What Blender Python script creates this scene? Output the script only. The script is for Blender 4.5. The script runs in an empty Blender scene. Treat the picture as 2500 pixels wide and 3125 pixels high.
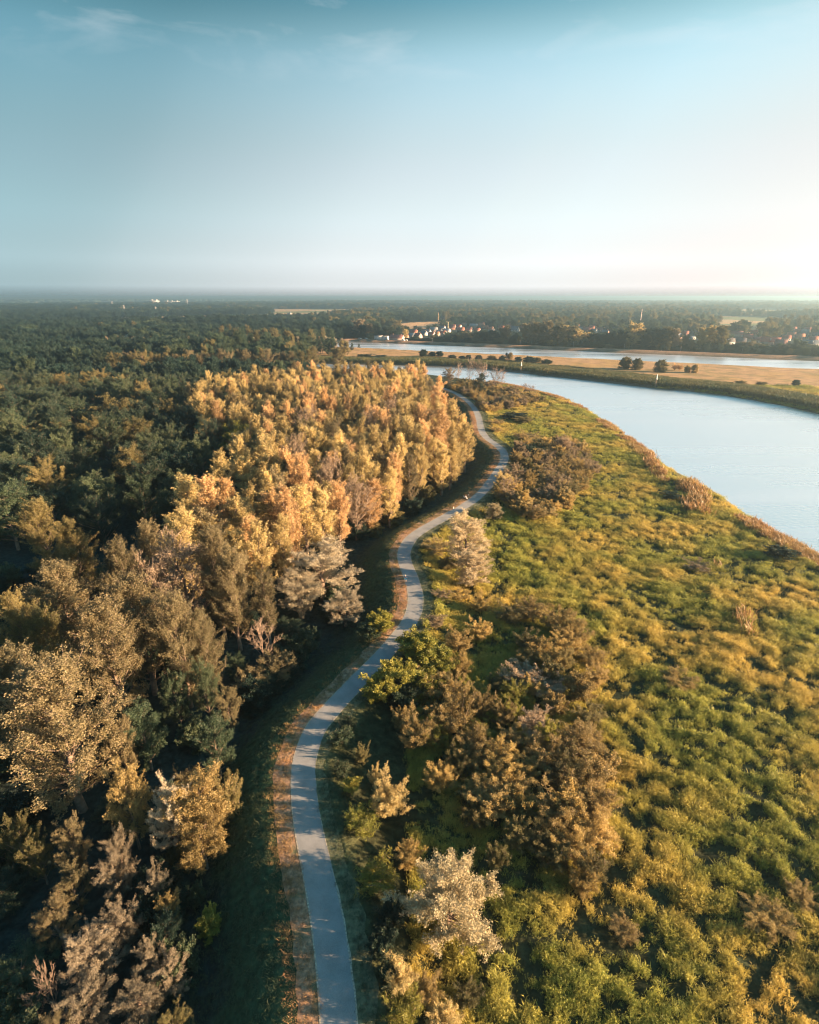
import bpy, math, random
import numpy as np
from mathutils import Vector, Matrix

# ------------------------------------------------------------------ camera, sky, sun, exposure
sc = bpy.context.scene
COL = sc.collection
R = math.radians
F_PX, CX, CY = 1668.0, 1250.0, 1562.5          # focal length and centre, in pixels of the 2500 x 3125 photograph
PITCH = R(21.5)
CAM_Z = 58.0
cd = bpy.data.cameras.new('camera'); cam = bpy.data.objects.new('camera', cd); COL.objects.link(cam)
cam.location = (0, 0, CAM_Z); cam.rotation_euler = (R(90) - PITCH, 0, 0)
cd.sensor_fit = 'VERTICAL'; cd.sensor_height = 36.0; cd.lens = 36.0 * F_PX / 3125.0
cd.clip_start = 0.5; cd.clip_end = 60000
sc.camera = cam

SUN_EL, SUN_AZ = R(11.0), R(96.0)               # azimuth clockwise from the view direction (+Y)
world = bpy.data.worlds.new('World'); sc.world = world; world.use_nodes = True
wn, wl = world.node_tree.nodes, world.node_tree.links
wn.clear()
w_out = wn.new('ShaderNodeOutputWorld'); w_bg = wn.new('ShaderNodeBackground')
sky = wn.new('ShaderNodeTexSky'); sky.sky_type = 'NISHITA'; sky.sun_disc = False
sky.sun_elevation = SUN_EL; sky.sun_rotation = SUN_AZ
sky.air_density = 1.0; sky.dust_density = 1.6; sky.ozone_density = 2.2; sky.altitude = 50
w_bg.inputs['Strength'].default_value = 0.05
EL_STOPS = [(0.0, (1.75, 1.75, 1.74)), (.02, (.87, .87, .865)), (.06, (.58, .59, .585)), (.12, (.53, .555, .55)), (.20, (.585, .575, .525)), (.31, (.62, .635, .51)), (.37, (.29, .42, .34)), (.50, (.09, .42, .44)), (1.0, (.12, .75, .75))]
AZ_STOPS = [(0.0, (.27, .40, .44)), (.13, (.31, .44, .48)), (.22, (.46, .56, .59)), (.35, (.82, .86, .88)), (.47, (.98, .99, 1.0)), (.56, (.99, .98, .975)), (.68, (.88, .80, .77)), (.8, (.82, .78, .74)), (1.0, (.8, .76, .71))]
# the air of a hazy evening: paler and warmer low down, deeper blue-green higher up, brighter towards the sun
tc = wn.new('ShaderNodeTexCoord')
def vmath(op, *ins):
    q = wn.new('ShaderNodeVectorMath'); q.operation = op
    for i, v in enumerate(ins):
        if hasattr(v, 'is_output'): wl.new(v, q.inputs[i])
        else: q.inputs[i].default_value = v
    return q
dirn = vmath('NORMALIZE', tc.outputs['Generated'])
sx = wn.new('ShaderNodeSeparateXYZ'); wl.new(dirn.outputs[0], sx.inputs[0])
def ramp(stops, mode='CARDINAL'):
    r = wn.new('ShaderNodeValToRGB'); r.color_ramp.interpolation = mode; e = r.color_ramp.elements
    while len(e) < len(stops): e.new(.5)
    for q, (p_, c_) in zip(e, stops): q.position = p_; q.color = tuple(c_) + (1,)
    return r
# low down the haze takes the colour out of the sky
bw = wn.new('ShaderNodeRGBToBW'); wl.new(sky.outputs[0], bw.inputs[0])
grey = vmath('SCALE', (1.0, 1.02, 1.03)); wl.new(bw.outputs[0], grey.inputs['Scale'])
ramp_h = ramp([(0.0, (.95,) * 3), (.10, (.90,) * 3), (.25, (.40,) * 3), (.40, (0.0,) * 3)]); wl.new(sx.outputs[2], ramp_h.inputs[0])
hz_mix = wn.new('ShaderNodeMix'); hz_mix.data_type = 'RGBA'; wl.new(ramp_h.outputs[0], hz_mix.inputs[0]); wl.new(sky.outputs[0], hz_mix.inputs[6]); wl.new(grey.outputs[0], hz_mix.inputs[7])
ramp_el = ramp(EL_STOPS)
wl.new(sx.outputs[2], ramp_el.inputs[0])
dots = vmath('DOT_PRODUCT', dirn.outputs[0], (math.sin(SUN_AZ), math.cos(SUN_AZ), -0.6))
az01 = wn.new('ShaderNodeMapRange'); az01.inputs[1].default_value = -1; az01.inputs[2].default_value = 1; wl.new(dots.outputs['Value'], az01.inputs[0])
ramp_az = ramp(AZ_STOPS)
wl.new(az01.outputs[0], ramp_az.inputs[0])
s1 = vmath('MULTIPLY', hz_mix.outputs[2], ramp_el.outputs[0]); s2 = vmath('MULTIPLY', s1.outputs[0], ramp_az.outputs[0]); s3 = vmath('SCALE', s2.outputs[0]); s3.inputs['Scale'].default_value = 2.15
# thin cirrus wisps: a stretched noise high in the sky
mp = wn.new('ShaderNodeMapping'); mp.inputs['Scale'].default_value = (2.6, 3.0, 11.0); mp.inputs['Rotation'].default_value = (0.25, 0.5, 0.3); mp.inputs['Location'].default_value = (3.3, .4, .2)
nz = wn.new('ShaderNodeTexNoise'); nz.inputs['Scale'].default_value = 1.7; nz.inputs['Detail'].default_value = 7; nz.inputs['Roughness'].default_value = 0.55; nz.inputs['Distortion'].default_value = .4
rp = ramp([(.50, (0, 0, 0)), (.76, (.50, .50, .50))], 'LINEAR')
mixc = wn.new('ShaderNodeMix'); mixc.data_type = 'RGBA'
wl.new(dirn.outputs[0], mp.inputs[0]); wl.new(mp.outputs[0], nz.inputs[0]); wl.new(nz.outputs[0], rp.inputs[0])
wl.new(s3.outputs[0], mixc.inputs[6]); hi = wn.new('ShaderNodeMapRange'); hi.inputs[1].default_value = .26; hi.inputs[2].default_value = .36; wl.new(sx.outputs[2], hi.inputs[0])
cl = wn.new('ShaderNodeMath'); cl.operation = 'MULTIPLY'; wl.new(rp.outputs[0], cl.inputs[0]); wl.new(hi.outputs[0], cl.inputs[1]); wl.new(cl.outputs[0], mixc.inputs[0])
mixc.inputs[7].default_value = (2.9, 3.0, 3.1, 1)
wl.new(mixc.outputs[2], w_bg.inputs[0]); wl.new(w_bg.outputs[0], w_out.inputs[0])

sd = bpy.data.lights.new('sun', 'SUN'); sun = bpy.data.objects.new('sun', sd); COL.objects.link(sun)
sd.energy = 5.0; sd.angle = R(0.5); sd.color = (1.0, 0.67, 0.39)
_sd = Vector((math.sin(SUN_AZ) * math.cos(SUN_EL), math.cos(SUN_AZ) * math.cos(SUN_EL), math.sin(SUN_EL)))
sun.rotation_euler = _sd.to_track_quat('Z', 'Y').to_euler(); sun.location = (200, 0, 200)
sc.view_settings.view_transform = 'Standard'; sc.view_settings.look = 'None'
sc.view_settings.gamma = 1.0; sc.view_settings.exposure = 2.7; sc.view_settings.use_curve_mapping = False
sc.cycles.filter_width = 1.15; sc.cycles.max_bounces = 6; sc.cycles.diffuse_bounces = 3; sc.cycles.glossy_bounces = 2; sc.cycles.transmission_bounces = 3
sc.cycles.use_denoising = True; sc.cycles.denoiser = 'OPENIMAGEDENOISE'; sc.cycles.denoising_input_passes = 'RGB_ALBEDO_NORMAL'; sc.cycles.denoising_prefilter = 'ACCURATE'
sc.cycles.sample_clamp_indirect = 0.5; sc.cycles.sample_clamp_direct = 1.0

# ------------------------------------------------------------------ helpers
rng = np.random.default_rng(7)
rnd = random.Random(7)
def at(px, py, z=0.0):
    """world point where the sight line through a photograph pixel meets the level z"""
    dx, dy = (px - CX) / F_PX, (py - CY) / F_PX
    d = np.array([dx, math.cos(PITCH) - dy * math.sin(PITCH), -math.sin(PITCH) - dy * math.cos(PITCH)])
    t = (z - CAM_Z) / d[2]
    return np.array([d[0] * t, d[1] * t, z])
def depth(x, y, z):
    return y * math.cos(PITCH) + (CAM_Z - z) * math.sin(PITCH)
def height_for(px, py, D):
    """height above level 0 of the sight line through a pixel at forward distance D"""
    dy = (py - CY) / F_PX
    return CAM_Z + D * (-math.sin(PITCH) - dy * math.cos(PITCH)) / (math.cos(PITCH) - dy * math.sin(PITCH))
def to_px(x, y, z):
    zc = y * math.cos(PITCH) + (CAM_Z - z) * math.sin(PITCH)
    yc = (CAM_Z - z) * math.cos(PITCH) - y * math.sin(PITCH)
    return CX + F_PX * x / zc, CY + F_PX * yc / zc

def mesh_np(name, V, Q=None, T=None, mat=None, tint=None, smooth=False):
    me = bpy.data.meshes.new(name)
    V = np.asarray(V, dtype=np.float32)
    nq = 0 if Q is None else len(Q); nt = 0 if T is None else len(T)
    me.vertices.add(len(V)); me.vertices.foreach_set('co', V.ravel())
    loops = np.concatenate([np.asarray(Q, dtype=np.int32).ravel() if nq else np.zeros(0, np.int32),
                            np.asarray(T, dtype=np.int32).ravel() if nt else np.zeros(0, np.int32)])
    me.loops.add(len(loops)); me.loops.foreach_set('vertex_index', loops.astype(np.int32))
    st = np.concatenate([np.arange(nq) * 4, nq * 4 + np.arange(nt) * 3]).astype(np.int32)
    me.polygons.add(nq + nt); me.polygons.foreach_set('loop_start', st)
    me.update(calc_edges=True)
    if smooth: me.polygons.foreach_set('use_smooth', np.ones(nq + nt, dtype=bool))
    if tint is not None:
        a = me.attributes.new('tint', 'FLOAT', 'POINT'); a.data.foreach_set('value', np.asarray(tint, dtype=np.float32))
    if mat is not None: me.materials.append(mat)
    return me
def colour_attr(me, C, name='zone'):
    a = me.attributes.new(name, 'FLOAT_COLOR', 'POINT')
    C4 = np.concatenate([C, np.ones((len(C), 1))], axis=1).astype(np.float32)
    a.data.foreach_set('color', C4.ravel())
def link(name, me, parent=None, loc=None, rotz=0.0):
    o = bpy.data.objects.new(name, me); COL.objects.link(o)
    if parent is not None: o.parent = parent
    if loc is not None: o.location = loc
    if rotz: o.rotation_euler = (0, 0, rotz)
    return o
def tag(o, label=None, cat=None, group=None, kind=None):
    if label: o['label'] = label
    if cat: o['category'] = cat
    if group: o['group'] = group
    if kind: o['kind'] = kind
    return o
def empty(name, loc, rotz=0.0, scale=(1, 1, 1)):
    o = bpy.data.objects.new(name, None); COL.objects.link(o)
    o.location = loc; o.rotation_euler = (0, 0, rotz); o.scale = scale; o.empty_display_size = 0.5
    return o

class MB:
    """collects boxes, tubes and faces for one mesh"""
    def __init__(s): s.v = []; s.q = []; s.t = []; s.n = 0
    def add(s, V, Q=(), T=()):
        s.v.append(np.asarray(V, float)); 
        if len(Q): s.q.append(np.asarray(Q) + s.n)
        if len(T): s.t.append(np.asarray(T) + s.n)
        s.n += len(V)
    def box(s, x0, x1, y0, y1, z0, z1):
        V = [(x0,y0,z0),(x1,y0,z0),(x1,y1,z0),(x0,y1,z0),(x0,y0,z1),(x1,y0,z1),(x1,y1,z1),(x0,y1,z1)]
        s.add(V, [(0,3,2,1),(4,5,6,7),(0,1,5,4),(1,2,6,5),(2,3,7,6),(3,0,4,7)])
    def tube(s, p0, p1, r0, r1, n=5):
        p0 = np.asarray(p0, float); p1 = np.asarray(p1, float); d = p1 - p0; L = np.linalg.norm(d)
        if L < 1e-6: return
        d = d / L; a = np.cross(d, (0.3, 0.9, 0.1) if abs(d[2]) > .9 else (0, 0, 1)); a /= np.linalg.norm(a); b = np.cross(d, a)
        th = np.arange(n) * 2 * math.pi / n
        ring = np.cos(th)[:, None] * a + np.sin(th)[:, None] * b
        V = np.concatenate([p0 + ring * r0, p1 + ring * r1])
        Q = [(i, (i + 1) % n, n + (i + 1) % n, n + i) for i in range(n)]
        T = [(n, n + i, n + i + 1) for i in range(1, n - 1)] if n > 2 else []
        s.add(V, Q, T)
    def mesh(s, name, mat=None, smooth=False):
        return mesh_np(name, np.concatenate(s.v), np.concatenate(s.q) if s.q else None, np.concatenate(s.t) if s.t else None, mat, None, smooth)

# ------------------------------------------------------------------ materials
def new_mat(name):
    m = bpy.data.materials.new(name); m.use_nodes = True
    n = m.node_tree.nodes; n.clear()
    out = n.new('ShaderNodeOutputMaterial')
    return m, n, m.node_tree.links, out
def plain(name, col, rough=0.8, noise=0.25, scale=3.0, metallic=0.0, bump=0.0):
    m, n, l, out = new_mat(name)
    b = n.new('ShaderNodeBsdfPrincipled'); b.inputs['Roughness'].default_value = rough; b.inputs['Metallic'].default_value = metallic
    t = n.new('ShaderNodeTexCoord'); z = n.new('ShaderNodeTexNoise'); z.inputs['Scale'].default_value = scale; z.inputs['Detail'].default_value = 5
    r = n.new('ShaderNodeValToRGB'); r.color_ramp.elements[0].position = .3; r.color_ramp.elements[1].position = .7
    r.color_ramp.elements[0].color = tuple(c * (1 - noise) for c in col) + (1,); r.color_ramp.elements[1].color = tuple(min(1, c * (1 + noise)) for c in col) + (1,)
    l.new(t.outputs['Object'], z.inputs[0]); l.new(z.outputs[0], r.inputs[0]); l.new(r.outputs[0], b.inputs['Base Color'])
    if bump:
        bp = n.new('ShaderNodeBump'); bp.inputs['Strength'].default_value = bump; bp.inputs['Distance'].default_value = .1
        l.new(z.outputs[0], bp.inputs['Height']); l.new(bp.outputs[0], b.inputs['Normal'])
    l.new(b.outputs[0], out.inputs[0])
    return m
def leaf_mat(name, c0, c1, trans=0.35, vary=0.24, rough=0.55, spec=0.25):
    m, n, l, out = new_mat(name)
    at_ = n.new('ShaderNodeAttribute'); at_.attribute_name = 'tint'
    oi = n.new('ShaderNodeObjectInfo')
    mx = n.new('ShaderNodeMix'); mx.data_type = 'RGBA'; mx.inputs[6].default_value = c0 + (1,); mx.inputs[7].default_value = c1 + (1,)
    ad = n.new('ShaderNodeMath'); ad.operation = 'MULTIPLY_ADD'; ad.inputs[1].default_value = .65
    ml = n.new('ShaderNodeMath'); ml.operation = 'MULTIPLY_ADD'; ml.inputs[1].default_value = .7; ml.inputs[2].default_value = -.18
    l.new(oi.outputs['Random'], ml.inputs[0]); l.new(at_.outputs['Fac'], ad.inputs[0]); l.new(ml.outputs[0], ad.inputs[2]); ad.use_clamp = True
    l.new(ad.outputs[0], mx.inputs[0])
    hs = n.new('ShaderNodeHueSaturation')
    v = n.new('ShaderNodeMapRange'); v.inputs[3].default_value = 1 - vary; v.inputs[4].default_value = 1 + vary
    r2 = n.new('ShaderNodeMath'); r2.operation = 'FRACT'; r3 = n.new('ShaderNodeMath'); r3.operation = 'MULTIPLY'; r3.inputs[1].default_value = 37.7
    l.new(oi.outputs['Random'], r3.inputs[0]); l.new(r3.outputs[0], r2.inputs[0]); l.new(r2.outputs[0], v.inputs[0])
    l.new(v.outputs[0], hs.inputs['Value']); l.new(mx.outputs[2], hs.inputs['Color'])
    b = n.new('ShaderNodeBsdfPrincipled'); b.inputs['Roughness'].default_value = rough; b.inputs['Specular IOR Level'].default_value = spec
    tr = n.new('ShaderNodeBsdfTranslucent'); ms = n.new('ShaderNodeMixShader'); ms.inputs[0].default_value = trans
    l.new(hs.outputs[0], b.inputs['Base Color']); l.new(hs.outputs[0], tr.inputs[0])
    l.new(b.outputs[0], ms.inputs[1]); l.new(tr.outputs[0], ms.inputs[2]); l.new(ms.outputs[0], out.inputs[0])
    LEAF_COL[m.name] = (c0, c1, trans)
    return m
LEAF_COL = {}
LM = {
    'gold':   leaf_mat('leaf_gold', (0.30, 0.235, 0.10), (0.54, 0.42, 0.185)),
    'wood_dark': leaf_mat('leaf_wood_dark', (0.010, 0.030, 0.026), (0.028, 0.050, 0.034)),
    'wood_green': leaf_mat('leaf_wood_green', (0.028, 0.055, 0.034), (0.075, 0.10, 0.05)),
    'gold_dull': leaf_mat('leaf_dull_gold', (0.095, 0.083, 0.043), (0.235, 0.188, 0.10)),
    'orange': leaf_mat('leaf_orange', (0.40, 0.26, 0.12), (0.62, 0.41, 0.205)),
    'olive':  leaf_mat('leaf_olive', (0.095, 0.092, 0.038), (0.22, 0.175, 0.07)),
    'green':  leaf_mat('leaf_green', (0.030, 0.055, 0.034), (0.082, 0.102, 0.053)),
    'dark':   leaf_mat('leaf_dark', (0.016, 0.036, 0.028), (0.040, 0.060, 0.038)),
    'silver': leaf_mat('leaf_silver', (0.22, 0.19, 0.125), (0.44, 0.37, 0.26), trans=.2),
    'cream':  leaf_mat('leaf_cream', (0.225, 0.19, 0.11), (0.42, 0.35, 0.21), trans=.3),
    'creamy': leaf_mat('leaf_creamy', (0.32, 0.265, 0.165), (0.60, 0.49, 0.32), trans=.35),
    'brown':  leaf_mat('leaf_brown', (0.19, 0.142, 0.056), (0.37, 0.27, 0.108)),
    'tan':    leaf_mat('leaf_tan', (0.17, 0.13, 0.08), (0.32, 0.24, 0.145), trans=.25),
    'yellow': leaf_mat('leaf_yellow_green', (0.13, 0.135, 0.027), (0.29, 0.26, 0.05)),
    'amber':  leaf_mat('leaf_amber', (0.25, 0.185, 0.062), (0.46, 0.33, 0.12)),
    'dusty':  leaf_mat('leaf_dusty', (0.10, 0.087, 0.06), (0.24, 0.195, 0.135), trans=.2),
    'pink':   leaf_mat('leaf_pinkish', (0.22, 0.165, 0.105), (0.38, 0.28, 0.185), trans=.25),
}
# one material for every single plant: the leaf colours are properties of the plant's crown, so that alike crowns share their mesh
LEAF = leaf_mat('leaf', (.05, .05, .03), (.1, .1, .05))
def _leaf_nodes():
    n, l = LEAF.node_tree.nodes, LEAF.node_tree.links; mx = [q for q in n if q.type == 'MIX'][0]; ms = [q for q in n if q.type == 'MIX_SHADER'][0]
    for nm, sock, out in (('leaf_low', mx.inputs[6], 'Color'), ('leaf_high', mx.inputs[7], 'Color'), ('leaf_glow', ms.inputs[0], 'Fac')):
        q = n.new('ShaderNodeAttribute'); q.attribute_type = 'OBJECT'; q.attribute_name = nm; l.new(q.outputs[out], sock)
_leaf_nodes()
BARK = plain('bark', (0.15, 0.105, 0.075), .9, .4, 2.0)
BARK_PALE = plain('bark_pale', (0.30, 0.215, 0.165), .9, .35, 2.0)

# ------------------------------------------------------------------ plan of the place: path, river, canal
path_edges = [ # left and right edge of the path, photograph pixels
 (975,3123,1091,3123),(967,2988,1078,2988),(958,2896,1064,2896),(947.5,2803,1046,2803),(934.5,2710,1027,2710),(913.6,2617,1004,2617),
 (900,2525,981,2525),(893,2478,971.6,2478),(887,2409,962,2409),(888,2339,962,2339),(897,2293,971.6,2293),(916,2246,985.5,2246),(941.5,2200,1009,2200),
 (986,2164,1045,2164),(1085,2048,1143,2048),(1123,2025,1180,2025),(1160,1978,1215,1978),(1201,1932,1253,1932),(1220,1909,1271,1909),(1225,1890,1283,1890),(1240,1861,1291,1861),(1246,1839,1293,1839),
 (1246,1817,1291,1817),(1244,1797,1288,1797),(1234,1759,1273,1759),(1218,1726,1260,1726),(1212,1701,1251,1701),(1212,1686,1252,1686),(1222,1660,1258,1660),(1237,1642,1274,1642),
 (1262,1618,1305,1618),(1325,1580,1385,1580),(1394,1547,1445,1547),(1441,1510,1499,1510),(1471,1478,1515,1478),(1496,1445,1533,1445),(1520,1417,1552,1417),(1529,1394,1563,1394),
 (1515,1371,1554,1371),(1487,1352,1529,1352),(1457,1334,1498,1334),(1449,1315,1485,1315),(1450,1288,1482,1288),(1446,1264,1471,1264),(1434,1241,1459,1241),(1413,1222,1438,1222),
 (1385,1204,1413,1204),(1352,1188,1383,1188),(1310,1177,1335,1177),(1262,1170,1285,1170)]
pc = []
for (ax, ay, bx, by) in path_edges:
    pc.append((at(ax, ay) + at(bx, by))[:2] / 2)
pc = np.array(pc)
# towards and past the camera
d0 = (pc[0] - pc[2]) / np.linalg.norm(pc[0] - pc[2])
pc = np.concatenate([[pc[0] + d0 * 90 + (4, 0), pc[0] + d0 * 45 + (1.2, 0), pc[0] + d0 * 18], pc])
def smooth_line(P, step, passes=2):
    P = np.asarray(P, float)
    for _ in range(passes):
        Q = P.copy(); Q[1:-1] = .25 * P[:-2] + .5 * P[1:-1] + .25 * P[2:]; P = Q
    pts = []
    for i in range(len(P) - 1):
        p0 = P[max(i - 1, 0)]; p1 = P[i]; p2 = P[i + 1]; p3 = P[min(i + 2, len(P) - 1)]
        n = max(2, int(np.linalg.norm(p2 - p1) / (step / 4)))
        for k in range(n):
            t = k / n
            pts.append(.5 * (2 * p1 + (p2 - p0) * t + (2 * p0 - 5 * p1 + 4 * p2 - p3) * t * t + (3 * p1 - p0 - 3 * p2 + p3) * t ** 3))
    pts.append(P[-1]); pts = np.array(pts)
    s = np.concatenate([[0], np.cumsum(np.linalg.norm(np.diff(pts, axis=0), axis=1))])
    u = np.arange(0, s[-1], step)
    return np.stack([np.interp(u, s, pts[:, 0]), np.interp(u, s, pts[:, 1])], axis=1)
PATH = smooth_line(pc, 1.5, 1)
_tan = np.gradient(PATH, axis=0); _tan /= np.linalg.norm(_tan, axis=1)[:, None]
PNRM = np.stack([_tan[:, 1], -_tan[:, 0]], axis=1)      # to the right of the walking direction
PATH_S = np.arange(len(PATH)) * 1.5

def path_dist(X, Y):
    """signed distance to the path's middle, positive on its right; and index of the nearest point"""
    X = np.atleast_1d(X).ravel(); Y = np.atleast_1d(Y).ravel()
    out = np.empty(len(X)); idx = np.empty(len(X), int)
    for a in range(0, len(X), 20000):
        dx = X[a:a+20000, None] - PATH[None, :, 0]; dy = Y[a:a+20000, None] - PATH[None, :, 1]
        d2 = dx * dx + dy * dy; k = d2.argmin(1); r = np.arange(len(k))
        sgn = np.sign(dx[r, k] * PNRM[k, 0] + dy[r, k] * PNRM[k, 1])
        out[a:a+20000] = np.sqrt(d2[r, k]) * np.where(sgn == 0, 1, sgn); idx[a:a+20000] = k
    return out, idx
WATER_Z = -3.2
river_near = [(2700,1812),(2500,1706),(2440,1672),(2350,1625),(2270,1567),(2180,1502),(2100,1460),(2040,1430),(1980,1380),(1920,1338),(1860,1293),(1800,1257),(1740,1226),(1690,1210),
              (1640,1198),(1590,1184),(1530,1172),(1480,1164),(1430,1158),(1385,1153),(1340,1148),(1290,1141),(1200,1133),(1100,1128),(1000,1122),(945,1116)]
river_far = [(935,1111),(1000,1111),(1100,1113),(1200,1115),(1304,1118),(1348,1119),(1435,1122),(1587,1139),(1750,1157),(1900,1174),(2000,1186),(2100,1194),(2200,1206),(2300,1222),(2400,1240),(2500,1264),(2700,1310)]
RN = np.array([at(x, y, WATER_Z)[:2] for x, y in river_near]); RF = np.array([at(x, y, WATER_Z)[:2] for x, y in river_far])
RN = np.concatenate([[RN[0] + (60, -70), ], RN]); RF = np.concatenate([RF, [RF[-1] + (300, -160)], [RF[-1] + (340, -420)], [RN[0] + (200, -60)]])
RIVER = np.concatenate([RN, RF])
canal_far = [(1074,1042),(1412,1057),(1750,1072),(2125,1086.5),(2500,1101)]
canal_near = [(1104,1064),(1278,1072),(1522,1082.6),(1750,1095),(2125,1111),(2500,1128)]
CF = np.array([at(x, y, WATER_Z)[:2] for x, y in canal_far]); CN = np.array([at(x, y, WATER_Z)[:2] for x, y in canal_near])
e = (CF[-1] - CF[0]); e /= np.linalg.norm(e); nn = np.array([-e[1], e[0]])
# straight canal: keep the two straight edges
cf_off = np.mean([(p - CF[0]) @ nn for p in CF]); cn_off = np.mean([(p - CF[0]) @ nn for p in CN])
CANAL = np.array([CF[0] + e * -3 + nn * cf_off, CF[0] + e * 1300 + nn * cf_off, CF[0] + e * 1300 + nn * cn_off, CF[0] + e * 8 + nn * cn_off])
def in_poly(X, Y, P):
    c = np.zeros(len(X), bool); n = len(P)
    for i in range(n):
        x0, y0 = P[i]; x1, y1 = P[(i + 1) % n]
        if y0 == y1: continue
        m = ((y0 > Y) != (y1 > Y)) & (X < (x1 - x0) * (Y - y0) / (y1 - y0) + x0)
        c ^= m
    return c
def poly_dist(X, Y, P, closed=True):
    d = np.full(len(X), 1e9); n = len(P)
    for i in range(n if closed else n - 1):
        a = P[i]; b = P[(i + 1) % n]; ab = b - a; L2 = ab @ ab
        t = np.clip(((X - a[0]) * ab[0] + (Y - a[1]) * ab[1]) / L2, 0, 1)
        d = np.minimum(d, np.hypot(X - a[0] - t * ab[0], Y - a[1] - t * ab[1]))
    return d
def sdist(X, Y, P):
    return np.where(in_poly(X, Y, P), -1, 1) * poly_dist(X, Y, P)
# value noise on a lattice, for relief and patchiness
_lat = rng.random((256, 256))
def vnoise(X, Y, s):
    x = X / s; y = Y / s; xi = np.floor(x).astype(int); yi = np.floor(y).astype(int); fx = x - xi; fy = y - yi
    fx = fx * fx * (3 - 2 * fx); fy = fy * fy * (3 - 2 * fy)
    g = lambda i, j: _lat[i % 256, j % 256]
    return (g(xi, yi) * (1 - fx) + g(xi + 1, yi) * fx) * (1 - fy) + (g(xi, yi + 1) * (1 - fx) + g(xi + 1, yi + 1) * fx) * fy
def sstep(a, b, x):
    t = np.clip((x - a) / (b - a), 0, 1); return t * t * (3 - 2 * t)
def lines_px(L, z): return np.array([at(x, y, z)[:2] for x, y in L])
FIELDS = [lines_px(L, -2) for L in (
    [(1180,993),(1260,984.5),(1450,979),(1450,984),(1380,992),(1360,1003),(1230,1003)],
    [(1790,993),(1870,989),(2010,990),(2010,999),(1870,1003)],
    [(2180,993),(2330,991),(2335,1016),(2190,1014)],
    [(1640,1000),(1720,995),(1720,1000),(1650,1004)])]
def classify(X, Y):
    """ground level and ground colour at points"""
    X = np.asarray(X, float).ravel(); Y = np.asarray(Y, float).ravel()
    d, _ = path_dist(X, Y)
    rv = sdist(X, Y, RIVER); cn = sdist(X, Y, CANAL)
    north = (poly_dist(X, Y, RF, False) < poly_dist(X, Y, RN, False))        # beyond the river
    # left of the line through the path's end and the river's left end counts as forest
    z = np.full(len(X), -2.0); C = np.tile(np.array([0.026, 0.038, 0.034]), (len(X), 1))
    def paint(m, c): 
        m = np.clip(m, 0, 1)[:, None]; C[:] = C * (1 - m) + np.asarray(c) * m
    n1 = vnoise(X, Y, 6.0); n2 = vnoise(X + 91, Y - 13, 2.3); n3 = vnoise(X - 31, Y + 77, 25.0)
    near = (np.abs(d) < 260) & (~north) & (rv > -60) & (Y < 480)
    L = near & (d <= 0); Rr = near & (d > 0)
    ld = -d
    w = 3.6 + 1.2 * n3
    zl = -5.0 * sstep(w, 14.5, ld) + (n1 - .5) * .35 * sstep(5, 18, ld)
    z = np.where(L, zl, z)
    zr = -1.9 * sstep(3.0, 10, d) + ((n1 - .5) * .4 + (n2 - .5) * .6) * sstep(5, 14, d)
    z = np.where(Rr, zr, z)
    paint(L * sstep(12.5, 9, ld + 3 * (n2 - .5)), (0.034, 0.056, 0.028))
    paint(Rr * 1.0, (0.028, 0.036, 0.018)); paint(Rr * sstep(.45, .75, n3) * .5, (0.045, 0.042, 0.02))
    paint(Rr * sstep(5.5, 2.6, d + (n2 - .5)), (0.11, 0.115, 0.055))
    # far side of the river: beach, reeds, dry grassland
    isl = north & (rv > 0) & (cn > 0)
    shore = poly_dist(X, Y, RF, False)
    is_isl = isl & (in_poly(X, Y, np.concatenate([RF[:-3], CANAL[[2, 3]]])))
    z = np.where(isl, -1.6, z)
    wild = 56 - 20 * sstep(150, 340, X) + 14 * (vnoise(X, Y, 31.) - .5) + 8 * (n3 - .5)
    paint(is_isl * 1.0, (0.33, 0.205, 0.105)); paint(is_isl * sstep(.5, .8, vnoise(X, Y * 1.0, 18.)) * .55, (0.30, 0.19, 0.06))
    paint(is_isl * sstep(.62, .75, vnoise(X + 7, Y, 9.)) * .6, (0.16, 0.13, 0.05))
    paint(is_isl * sstep(wild + 6, wild, shore), (0.05, 0.06, 0.026))
    paint(is_isl * sstep(7, 4, shore + 3 * (n1 - .5)), (0.085, 0.075, 0.06))
    # towpath on the canal's far side
    far_side = ((X - CF[0][0]) * nn[0] + (Y - CF[0][1]) * nn[1]) > cf_off
    tow = far_side & (cn > 0) & (X > CF[0][0] - 60)
    z = np.where(tow, z + 1.9 * sstep(22, 14, cn), z)
    paint(tow * sstep(19, 15, cn), (0.30, 0.175, 0.105)); paint(tow * sstep(4.2, 3.0, cn), (0.07, 0.065, 0.05))
    for Fp in FIELDS:
        paint(in_poly(X, Y, Fp) * 1.0, (0.47, 0.29, 0.155)); paint((in_poly(X, Y, Fp) & (vnoise(X * .15, Y, 14.) > .62)) * .6, (0.26, 0.19, 0.10))
    far_open = (np.hypot(X, Y) > 1480) & (vnoise(X, Y * .6, 330.) > .66) & (rv > 0) & (cn > 0)
    paint(far_open * 1.0, (0.34, 0.235, 0.125)); paint((far_open & (vnoise(X + 900, Y, 160.) > .5)) * 1.0, (0.13, 0.14, 0.06))
    # banks and beds
    b = np.minimum(rv, cn)
    z = np.where(b > 0, WATER_Z + .12 + (z - WATER_Z - .12) * sstep(-1, 7.5, b), WATER_Z + .12 - np.minimum(-b * .35, 1.6))
    paint((b < 0) * 1.0, (0.09, 0.08, 0.06)); paint((rv > 0) * sstep(2.2, 1.0, rv) * (~north), (0.10, 0.085, 0.05))
    # far relief
    far = sstep(2500, 9000, np.hypot(X, Y))
    z = z + far * (vnoise(X, Y, 2600.) - .45) * 34
    return z, C, d, rv, cn, is_isl
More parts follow.
